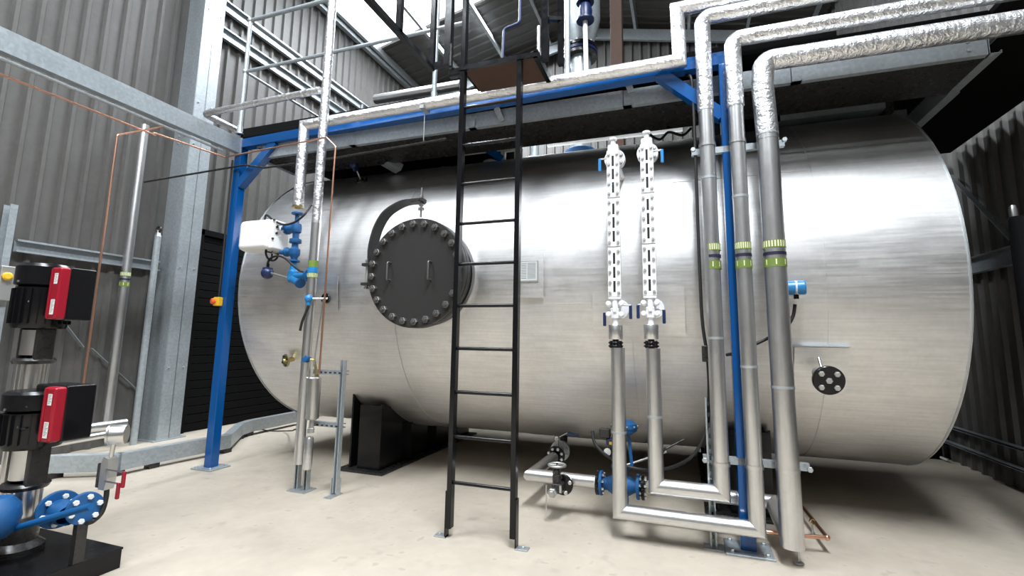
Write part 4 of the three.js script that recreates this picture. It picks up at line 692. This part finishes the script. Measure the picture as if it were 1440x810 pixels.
// ================================================================ ladder gate and landing
{
  const gt = thing('ladder_gate', 'black steel safety gate swung open beside the ladder head', 'gate', V(-.2, 3.4, .3)), x = -.285, y0 = 3.405, w = .038;
  part(gt, 'bottom_bar', bar(V(x, y0, .02), V(x, y0, 1.25), w, w), M.black); part(gt, 'top_bar', bar(V(x, y0 + 1.0, .02), V(x, y0 + 1.0, 1.25), w, w), M.black);
  for (const z of [.03, .495, 1.23]) part(gt, 'gate_post', bar(V(x, y0, z), V(x, y0 + 1.0, z), w, w), M.black);
  part(gt, 'hinge_arm', bar(V(x, y0 + .015, .03), V(-.125, y0 + .03, .03), .03, .045, UP), M.black); part(gt, 'hinge_post', bar(V(-.15, y0, .02), V(-.15, y0 + 1.4, .02), .055, .055), M.black);
  part(gt, 'hinge_spring', rod(V(-.115, y0 - .02, .05), V(-.115, y0 + .16, .05), .012), M.blackSteel); part(gt, 'hinge_lug', bx(-.14, -.03, y0 - .09, y0 - .02, -.02, .03, .01), M.black);
  const ld = thing('ladder_landing', 'small black landing plate with brown underside at the ladder head', 'landing', V(.27, 3.36, -.15));
  part(ld, 'plate', bx(-.05, .57, 3.372, 3.385, -.345, .03), M.black); part(ld, 'underside_board', bx(-.02, .54, 3.355, 3.371, -.335, .01), M.brown, 'rusty brown underside board'); part(ld, 'edge_bar', bx(-.05, .57, 3.345, 3.375, .012, .034), M.black); part(ld, 'edge_bar', bx(.54, .575, 3.345, 3.40, -.345, .03), M.black);
  const k = at(777, 95, 'z', -.06); for (const [px, w2] of [[.605, .05], [.70, .04]]) part(ld, 'guard_post', bar(V(px, 3.36, -.06 - (px - .6)), V(px, 4.9, -.06 - (px - .6)), w2, w2), M.black);
  part(ld, 'guard_bar', bar(V(.60, 3.72, -.1), V(.72, 3.73, -.16), .03, .03), M.black); part(ld, 'spring', rod(V(.565, 3.40, -.03), V(.565, 3.62, -.03), .013), M.steelDull);
}
// ================================================================ galvanised beam with copper and conduit, to the pumps
{
  const x = -2.955, yc = 3.36, b = thing('galvanised_beam', 'long galvanised channel beam from blue column to the near side', 'beam', V(x, 3.3, .5));
  part(b, 'channel', prism([[0, -.085], [.07, -.085], [.07, -.065], [.065, -.065], [.065, -.08], [.005, -.08], [.005, .08], [.07, .08], [.07, .085], [0, .085]], V(x, yc, 2.6), V(x, yc, -.60), UP), M.galv);
  part(b, 'end_plate', bx(x - .07, x + .004, yc - .09, yc + .09, -.605, -.59), M.galvBar);
  solo('conduit', [rod(V(x - .03, yc - .13, 2.6), V(x - .03, yc - .125, -.40), .013)], M.galv, 'straight grey conduit slung under the galvanised beam', 'conduit');
  const c = thing('copper_line', 'copper pipe following the galvanised beam then dropping to the pumps', 'copper pipe', V(x, 3, .4)), q = (u, v) => at(u, v, 'x', x - .02);
  part(c, 'tube', sweep([V(x - .02, q(0, 104).y, 2.6), V(x - .02, q(0, 104).y, .2), q(205, 183), q(316, 221)], .009, { bend: .02, seg: 8 }), M.copper);
  const t0 = q(230, 178), t1 = q(165, 190), t2 = at(110, 545, 'z', t1.z); part(c, 'drop_tube', sweep([t0, t1, V(t1.x, t2.y - .1, t1.z)], .009, { bend: .02, seg: 8 }), M.copper);
  solo('black_conduit', sweep([at(203, 256, 'z', -.575), at(345, 232, 'z', -.575), at(372, 236, 'z', -.565), at(472, 222, 'z', -.56), at(628, 195, 'z', -.56)], .011, { bend: .03, seg: 8 }), M.blackSteel, 'thin dark conduit crossing before the pillar and under the walkway', 'conduit');
}
// ================================================================ pipes on the wall beside the pillar
{
  const wz = -.75, a = at(203, 185, 'z', wz), b = at(150, 588, 'z', wz), x = (a.x + b.x) / 2, p = thing('wall_pipe', 'silver lagged pipe rising between pillar and pumps', 'pipe', V(x, 0, wz), 'lagged pipes');
  part(p, 'lagging', sweep([V(x, .32, wz), V(x, at(204, 176, 'z', wz).y, wz)], .05, { seg: 20 }), M.clad); bandsOn(p, x, wz, at(172, 383, 'z', wz).y, .05);
  part(p, 'floor_run', sweep([at(176, 595, 'z', wz), at(112, 604, 'x', at(176, 595, 'z', wz).x), at(20, 618, 'x', at(176, 595, 'z', wz).x)], .05, { seg: 18 }), M.clad);
  const p2 = thing('wall_pipe', 'thin silver pipe lying low behind the pumps', 'pipe', V(x, .3, 0), 'lagged pipes'); part(p2, 'lagging', sweep([at(155, 610, 'z', wz + .25), at(30, 632, 'x', at(155, 610, 'z', wz + .25).x)], .035, { seg: 16 }), M.clad);
  const wq = -1.05, e = at(223, 326, 'z', wq), d = thing('upright_tube', 'plain galvanised upright tube with eye end before the pillar', 'tube', V(e.x, 0, wq)); part(d, 'tube', rod(V(e.x, 0, wq), V(e.x, e.y - .06, wq), .038, 16), M.galv); part(d, 'tip', lathe([[.038, 0], [.02, .05], [.015, .07]], V(e.x, e.y - .06, wq), UP, 14), M.steelDull); part(d, 'eye', torus(V(e.x, e.y + .03, wq), V(0, 0, 1), .035, .014, 16, 8), M.blackSteel);
  for (const [u0, v0, u1, v1] of [[88, 452, 116, 488], [128, 490, 196, 552]]) solo('brace_strap', bar(at(u0, v0, 'x', -4.93), at(u1, v1, 'x', -4.93), .006, .06, V(1, 0, 0)), M.galv, u0 < 100 ? 'short flat brace strap on the wall behind upper red pump box' : 'long flat brace strap slanting across the wall to pillar', 'brace');
}
// floor trunking along the wall
{
  const f = (u, v) => at(u, v, 'y', .05), pts = [f(20, 668), f(78, 664), f(165, 661), f(215, 650.5), f(318, 630), f(336, 612), f(350, 607), f(420, 592)];
  const t = thing('cable_trunking', 'galvanised box trunking stepping along the floor behind the blue column', 'trunking', V(-3.8, 0, -1)), H = .15, Wd = .09;
  for (let i = 0; i < pts.length - 1; i++) part(t, 'trunking_section', prism(rect(Wd, H, -Wd / 2 * 0, H / 2), pts[i].clone().setY(.05), pts[i + 1].clone().setY(.05).add(pts[i + 1].clone().sub(pts[i]).normalize().multiplyScalar(.02)), UP), M.galv);
  for (const p of pts.slice(1, -1)) part(t, 'support_block', bx(p.x - .05, p.x + .03, 0, .051, p.z - .05, p.z + .05), M.blackSteel);
}

// ================================================================ pump set at the near side
{
  const yS = .11, cn = at(174, 769, 'y', yS), sk = thing('pump_skid', 'black steel pump base frame on the floor', 'skid', V(cn.x - .8, 0, cn.z + .4));
  part(sk, 'top_plate', bx(cn.x - 1.5, cn.x, yS - .012, yS, cn.z, cn.z + 1.0, .003), M.black);
  part(sk, 'side_rail', bx(cn.x - .06, cn.x - .005, 0, yS - .012, cn.z + .005, cn.z + .99), M.black); part(sk, 'end_rail', bx(cn.x - 1.49, cn.x - .06, 0, yS - .012, cn.z + .005, cn.z + .06), M.black); part(sk, 'side_rail', bx(cn.x - 1.5, cn.x - 1.44, 0, yS - .012, cn.z + .06, cn.z + .99), M.black);
  const lab = document.createElement('canvas'); lab.width = 64; lab.height = 96; const k = lab.getContext('2d'); k.fillStyle = '#e6e6e2'; k.fillRect(0, 0, 64, 96); k.fillStyle = '#555'; for (let i = 0; i < 9; i++) k.fillRect(8, 8 + i * 9, 48 - (i % 3) * 10, 3); const lt = new THREE.CanvasTexture(lab); lt.colorSpace = THREE.SRGBColorSpace; const sticker = std({ map: lt, roughness: .5 });
  function pump(c, y0, y1, label, uRed) {                // c: axis on the skid; motor between y0 and y1
    const p = thing('vertical_pump', label, 'pump', V(c.x, yS, c.z), 'vertical pumps'), R = .138;
    const mo = part(p, 'motor', [lathe([[.03, 0], [R * .95, 0], [R, .02], [R, (y1 - y0) * .62], [R * .9, (y1 - y0) * .64]], V(c.x, y0, c.z), UP, 28)], M.black);
    for (let i = 0; i < 22; i++) { const a = i / 22 * 2 * Math.PI, d = V(Math.cos(a), 0, Math.sin(a)); part(mo, 'cooling_fin', bar(V(c.x, y0 + .03, c.z).addScaledVector(d, R + .006), V(c.x, y0 + (y1 - y0) * .6, c.z).addScaledVector(d, R + .006), .004, .016, d), M.black); }
    part(p, 'fan_cowl', lathe([[R * .9, 0], [R * 1.08, .01], [R * 1.08, (y1 - y0) * .30], [R * .95, (y1 - y0) * .35], [0, (y1 - y0) * .36]], V(c.x, y0 + (y1 - y0) * .64, c.z), UP, 28), M.black);
    bolts(p, 'screw', [V(c.x + .02, y0 + (y1 - y0) * .7, c.z + R * 1.07), V(c.x + .075, y0 + (y1 - y0) * .4, c.z + R * .78), V(c.x - .05, y0 + .04, c.z + R * .9)], V(.2, 0, 1), .007, .006, M.steel);
    part(p, 'coupling_guard', [lathe([[.075, 0], [.075, .16]], V(c.x, y0 - .17, c.z), UP, 24)], M.steel); part(p, 'motor_stool', [bx(c.x - .10, c.x - .07, y0 - .20, y0, c.z - .05, c.z + .05, .008), bx(c.x + .07, c.x + .10, y0 - .20, y0, c.z - .05, c.z + .05, .008), lathe([[.06, 0], [.1, 0], [.11, .02], [.1, .035], [.06, .035]], V(c.x, y0 - .225, c.z), UP, 24)], M.blackSteel);
    part(p, 'stage_casing', lathe([[.068, 0], [.068, y0 - .22 - yS - .16]], V(c.x, yS + .16, c.z), UP, 28), M.steel, 'polished stage casing');
    for (const q of ringPts(V(c.x, yS + .14, c.z), UP, .086, 4, .5)) part(p, 'tie_rod', rod(q, V(q.x, y0 - .20, q.z), .008, 8), M.steel);
    part(p, 'pump_foot', [lathe([[0, 0], [.12, 0], [.12, .03], [.085, .06], [.09, .15], [.10, .16], [.10, .18], [0, .18]], V(c.x, yS, c.z), UP, 24)], M.blackSteel);
    // drive: black box with red front, turned to the tank
    const d = at(uRed[0], uRed[1], 'z', c.z + .03), w = uRed[2] || .10, hgt = (y1 - y0) * uRed[3], yc = d.y, xr = c.x + .08;
    part(p, 'drive_box', bx(xr - .06, xr + .225, yc - hgt / 2, yc + hgt / 2, c.z - .12, c.z + .03, .012), M.black);
    const rd = part(p, 'drive_cover', bx(xr + .12, xr + .225, yc - hgt / 2 + .004, yc + hgt / 2 - .004, c.z + .02, c.z + .085, .016), M.red, 'dark red drive cover'); part(rd, 'cover_rib', bx(xr + .147, xr + .159, yc - hgt / 2 + .01, yc + hgt / 2 - .01, c.z + .08, c.z + .09, .003), M.red);
    for (const [dy, hh, ww] of [[hgt * .27, hgt * .2, .036], [-hgt * .26, hgt * .28, .04]]) part(rd, 'sticker', new THREE.PlaneGeometry(ww, hh).translate(xr + .195, yc + dy, c.z + .0862), sticker, 'white printed sticker');
    return p;
  }
  const zA = 1.15, zB = 1.32, A0 = at(55, 462, 'z', zA), A1 = at(78, 372, 'z', zA), B0 = at(46, 628, 'z', zB), B1 = at(62, 548, 'z', zB);
  pump(V((A0.x + A1.x) / 2 - .04, 0, zA), A0.y, A1.y, 'tall black pump with red drive cover and long polished casing', [92, 413, .1, .80]);
  pump(V((B0.x + B1.x) / 2 - .03, 0, zB), B0.y, B1.y, 'shorter black pump with red drive cover lower than its neighbour', [86, 582, .1, .95]);
  // isolator at the edge
  const iz = 1.0, ic = at(4, 392, 'z', iz), io = thing('isolator_switch', 'grey isolator box with yellow knob behind the tall pump', 'switch', ic); part(io, 'box', bx(ic.x - .12, ic.x + .005, ic.y - .16, ic.y + .10, iz - .08, iz + .02, .008), M.steelDull); part(io, 'knob', lathe([[0, 0], [.03, 0], [.03, .03], [.02, .04], [0, .04]], V(ic.x + .005, ic.y + .02, iz - .02), V(1, 0, .3), 14), M.yellow); part(io, 'stand', bx(ic.x - .08, ic.x - .04, 0, ic.y - .14, iz - .06, iz - .02), M.galv);
  // discharge: blue flanged check valve, blue pipe, gauge
  const zD = 1.28, f1 = at(82, 716, 'z', zD), f2 = at(118, 714, 'z', zD), X = V(1, 0, .25).normalize(), cv = thing('check_valve', 'blue check valve with white bolted flanges on the pump outlet', 'valve', V(f1.x, yS, zD));
  part(cv, 'body', [lathe([[.035, -.12], [.045, -.02], [.06, .03], [.06, .10], [.05, .13], [.05, .17]], f1, X, 22)], M.blueCast);
  for (const [c, s, r] of [[f1, -1, .098], [f2, 1, .082]]) { const f = part(cv, 'flange', disc(c.clone().addScaledVector(X, s > 0 ? .0 : -.01), X, r, .026, 28), M.blueCast); bolts(f, 'bolt', ringPts(c.clone().addScaledVector(X, .026), X, r * .74, 6, .3), X, .014, .016, M.whiteCast); bolts(f, 'bolt', ringPts(c.clone().addScaledVector(X, -.012), X, r * .74, 6, .3), X.clone().negate(), .014, .016, M.whiteCast); }
  part(cv, 'support_leg', bx(f2.x - .015, f2.x + .02, yS, f2.y - .05, zD - .02, zD + .03), M.blackSteel);
  const bp = thing('blue_pipe', 'slim blue pipe crossing before the pump outlet with round vessel end', 'pipe', at(60, 733, 'z', 1.45)); part(bp, 'tube', rod(at(-10, 752, 'z', 1.45), at(128, 712, 'z', 1.40), .017, 14), M.blueCast); part(bp, 'vessel', lathe([[0, -.11], [.05, -.10], [.085, -.06], [.095, 0], [.085, .06], [.05, .1], [0, .11]], at(-4, 728, 'z', 1.5), UP, 24), M.blueCast, 'round blue vessel');
  const zg = 1.2, gc = at(163, 611, 'z', zg), pg = thing('pressure_gauge', 'steel pressure gauge on white valve block with red levers', 'gauge', V(gc.x, .3, zg)), gd = V(-.75, 0, .65).normalize();
  part(pg, 'case', lathe([[0, -.05], [.052, -.05], [.055, -.045], [.055, .02], [.06, .022], [.06, .032], [.052, .034], [.05, .026], [0, .026]], gc, gd, 28), M.steel); part(pg, 'dial', disc(gc.clone().addScaledVector(gd, .02), gd, .049, .008, 28), M.blackSteel, 'dark gauge dial');
  const vb = at(152, 665, 'z', zg); part(pg, 'stem', rod(V(vb.x, vb.y, zg), V(gc.x - .01, gc.y - .05, zg), .011), M.steel); part(pg, 'valve_block', prism([[-.028, -.085], [.022, -.085], [.034, -.02], [.03, .08], [-.012, .09], [-.028, .05]], V(vb.x, vb.y, zg - .025), V(vb.x, vb.y, zg + .025), UP), M.steelDull, 'pale valve block'); part(pg, 'side_block', bx(vb.x - .065, vb.x - .025, vb.y - .08, vb.y + .05, zg - .02, zg + .02, .004), M.blackSteel);
  for (const [u, v] of [[165, 690], [173, 674]]) { const h = at(u, v, 'z', zg + .03); part(pg, 'lever', [bx(h.x - .010, h.x + .010, h.y - .045, h.y + .04, zg + .02, zg + .035, .005)], M.red, 'red lever'); part(pg, 'lever_stem', rod(V(vb.x + .02, h.y + .035, zg + .025), V(h.x, h.y + .035, zg + .027), .005, 8), M.steel); }
  part(pg, 'hose', curve([V(vb.x + .005, vb.y - .07, zg), at(149, 700, 'z', zg), at(142, 722, 'z', zg + .02), at(130, 733, 'z', zg + .05), at(122, 736, 'z', 1.28)], .013, 8, 30), M.rubber, 'black hose'); 
  const cb = (a) => curve(a.map(([u, v]) => at(u, v, 'z', 1.42)), .007, 6, 20); solo('cable', cb([[-8, 592], [10, 582], [25, 577], [38, 572]]), M.rubber, 'upper thin cable running to the shorter pump motor', 'cable'); solo('cable', cb([[-8, 618], [8, 610], [22, 604], [36, 604]]), M.rubber, 'lower thin cable running to the shorter pump motor', 'cable');
}
// ================================================================ fittings above and behind the walkway
{
  const zs = -2.19, a = at(816, 78, 'z', zs), st = thing('relief_stack', 'wide pale vent stack with dark blue bolted flange above the tank', 'stack', V(a.x, 3.38, zs));
  part(st, 'nozzle', lathe([[.13, -.05], [.13, a.y - 3.42]], V(a.x, 3.38, zs), UP, 28), M.galv); for (const [dy, m] of [[-.05, M.blackSteel], [.0, M.blueNavy], [.05, M.black]]) part(st, 'flange', disc(V(a.x, a.y + dy, zs), UP, .20, .04, 32), m); bolts(st, 'bolt', ringPts(V(a.x, a.y - .05, zs), UP, .17, 12), UP, .02, .17, M.steel);
  part(st, 'cone', lathe([[.15, 0], [.24, .35], [.24, 2.4]], V(a.x, a.y + .09, zs), UP, 32), M.galv, 'pale vent cone and duct'); part(st, 'low_flange', disc(V(a.x, 3.47, zs), UP, .18, .035, 28), M.blueCast, 'blue flange');
  const b = at(823, 30, 'z', -1.8), sv = thing('safety_valve', 'blue valve on white riser beside the vent stack', 'valve', V(b.x, 3.5, -1.8)); part(sv, 'riser', rod(V(b.x + .02, 3.5, -1.8), V(b.x, b.y, -1.8), .026, 14), M.white); part(sv, 'body', lathe([[.04, 0], [.07, .03], [.08, .12], [.06, .2], [.04, .3], [0, .32]], V(b.x, b.y, -1.8), UP, 18), M.blueNavy); for (const y of [b.y, b.y + .22]) part(sv, 'flange', disc(V(b.x, y, -1.8), UP, .10, .025, 20), M.blueNavy);
  const n = (u, v) => at(u, v, 'z', -1.9); solo('navy_pipe', sweep([n(733, -60), n(731, 32), n(709, 41), n(706, 98)], .018, { bend: .05, seg: 10 }), M.blueNavy, 'thin dark blue pipe with double bend rising behind ladder landing', 'pipe');
  const d = at(868, 92, 'z', -2.9); solo('dark_post', [bx(d.x - .075, d.x + .075, BT + .05, 6.4, -2.98, -2.82, .004)], M.brown, 'square brown post standing on the walkway behind the vent stack', 'post');
  solo('foil_pipe', sweep([at(528, 140, 'z', -1.0), at(648, 120, 'z', -1.0)], .05, { seg: 18 }), M.clad, 'short straight silver pipe lying on deck behind the foil pipe', 'pipe', 'lagged pipes');
  const h = at(890, 100, 'z', -1.1); solo('deck_cover', [bx(.95, 1.6, BT + .05, BT + .17, -1.45, -1.0, .02)], M.blackSteel, 'low dark hatch cover on the deck beside foil pipe step', 'cover');
  // under the deck, above the tank top
  for (const [u0, v0, u1, v1, r, z, lab] of [[650, 214, 735, 203, .045, -1.75, 'white lagged pipe end on tank top behind ladder'], [770, 201, 960, 178, .05, -1.9, 'white lagged pipe lying over tank top behind the gauges'], [800, 186, 985, 165, .025, -1.9, 'thin white pipe above the lagged pipe behind the gauges']]) solo('top_pipe', rod(at(u0, v0, 'z', z), at(u1, v1, 'z', z), r, 16), M.white, lab, 'pipe');
  for (const [u, v] of [[812, 182], [850, 180], [884, 176], [920, 172]]) solo('hanger_rod', rod(at(u, v - 12, 'z', -1.88), at(u, v + 14, 'z', -1.88), .008, 8), M.blackSteel, 'dark hanger rod for the white pipes over tank top', 'hanger', 'hanger rods over the tank');
  solo('cable', curve([[905, 178], [915, 190], [928, 196], [940, 186], [960, 190], [972, 180]].map(([u, v]) => at(u, v, 'z', -1.7)), .014, 8, 40), M.rubber, 'tangled black cable over tank top beside the risers', 'cable');
  const tr = thing('cable_tray', 'white cable tray running under the deck above the tank', 'cable tray', V(1.4, 3.4, -3.6)); part(tr, 'tray', prism([[-.12, 0], [.12, 0], [.12, .06], [.115, .06], [.115, .006], [-.115, .006], [-.115, .06], [-.12, .06]], V(.3, 3.62, -3.55), V(3.0, 3.62, -3.55), UP), M.white);
  for (let i = 0; i < 6; i++) part(tr, 'hanger', rod(V(.5 + .45 * i, 3.62, -3.66), V(.5 + .45 * i, 3.95, -3.66), .008, 8), M.galvBar);
  const up = (x, z, y1, r, m, lab) => solo('upright_pipe', [rod(V(x, 3.30, z), V(x, y1, z), r, 14), disc(V(x, 3.40, z), UP, r * 1.9, .03, 18)], m, lab, 'pipe');
  up(at(690, 205, 'z', -2.0).x, -2.0, 3.62, .045, M.white, 'white pipe on the tank top seen between ladder rails'); up(at(752, 200, 'z', -2.05).x, -2.05, 3.62, .05, M.galv, 'galvanised pipe on the tank top beyond the ladder');
  solo('blue_brace', bar(at(672, 200, 'z', -1.35), at(706, 224, 'z', -1.5), .06, .06), M.blue, 'short blue brace on the tank top behind the ladder', 'brace');
  const la = thing('strut_ladder', 'perforated white strut frame under the deck behind ladder', 'frame', at(715, 220, 'z', -1.7)); for (const u of [708, 727]) part(la, 'strut', bx(at(u, 210, 'z', -1.7).x - .025, at(u, 210, 'z', -1.7).x + .025, 3.26, 3.60, -1.72, -1.68), M.white); part(la, 'cross_strut', bx(at(708, 210, 'z', -1.7).x, at(727, 210, 'z', -1.7).x, 3.40, 3.43, -1.72, -1.69), M.white);
  const sp = at(502, 240, 'z', -1.05), tv = thing('tank_valve', 'blue handled valve on the tank shoulder below the walkway', 'valve', onTank(508, 255)); const base = onTank(509, 256); part(tv, 'stem', rod(at(500, 236, 'z', base.z + .12), base, .010), M.steel); part(tv, 'handle', [ball(at(498, 232, 'z', base.z + .14), .045, 12), rod(at(495, 226, 'z', base.z + .14), at(501, 240, 'z', base.z + .12), .03)], M.blueNavy); part(tv, 'base_flange', [disc(base, tNorm(base), .07, .03, 18)], M.blackSteel); bolts(tv, 'bolt', ringPts(base.clone().addScaledVector(tNorm(base), .03), tNorm(base), .05, 5), tNorm(base), .014, .02, M.blackSteel);
  solo('duct_section', prism(rect(.16, .07), at(540, 225, 'z', -1.15), at(562, 238, 'z', -1.3), UP), M.galv, 'short pale duct end poking out below the walkway', 'duct');
  const rt = thing('side_tray', 'pale galvanised tray beside the tank top under the walkway end', 'cable tray', V(2.7, 3.35, -1.9)); part(rt, 'tray', prism([[-.09, 0], [.09, 0], [.09, .07], [.084, .07], [.084, .006], [-.084, .006], [-.084, .07], [-.09, .07]], at(1095, 176, 'z', -1.7), at(1240, 158, 'z', -1.7), UP), M.galv); part(rt, 'end_bracket', bx(at(1240, 158, 'z', -1.7).x, at(1240, 158, 'z', -1.7).x + .06, 3.30, 3.55, -1.78, -1.62), M.blackSteel);
  solo('deck_post', bx(at(1258, 150, 'z', -2.0).x - .07, at(1258, 150, 'z', -2.0).x + .07, 3.30, BT + .01, -2.05, -1.95), M.galvBar, 'short pale post under the walkway end corner', 'post');
}
// ================================================================ beyond the tank end
{
  const X = XR - .05, g = (u, v) => at(u, v, 'x', X - .03), rail = (u0, v0, u1, v1, h, lab) => { const a = g(u0, v0), b = g(u1, v1), y = (a.y + b.y) / 2; solo('wall_rail', prism(chan(h, .06, .005, -1), V(X, y, ZB + .3), V(X, y, 1.5), UP), M.galv, lab, 'wall rail'); };
  rail(1363, 374, 1421, 361, .17, 'galvanised rail on dark wall beside the tank end at mid height'); rail(1334, 598, 1439, 634, .03, 'slim upper rail low on the dark wall'); rail(1327, 618, 1439, 663, .025, 'slim lower rail low on the dark wall');
  solo('brace_strap', bar(g(1336, 246), g(1424, 338), .006, .05, V(1, 0, 0)), M.galv, 'flat brace strap slanting down the dark wall beside tank end', 'brace');
  const z = -.9, c = at(1437, 305, 'z', z), p = thing('black_bollard', 'black upright pole with shiny steel cap beside tank end', 'pole', V(c.x, 0, z)); part(p, 'pole', lathe([[0, 0], [.07, 0], [.07, c.y - .01], [.062, c.y], [0, c.y]], V(c.x, 0, z), UP, 24), M.black); part(p, 'cap', lathe([[.012, 0], [.022, .01], [.022, .06], [.016, .085], [0, .09]], V(c.x - .04, c.y - .005, z), UP, 16), M.steel);
  solo('floor_marker', bar(at(1323, 643, 'y', .03), at(1333, 647, 'y', .03), .02, .02), M.white, 'small white strip on the floor beyond the tank end', 'strip');
}

renderer.render(scene, camera);
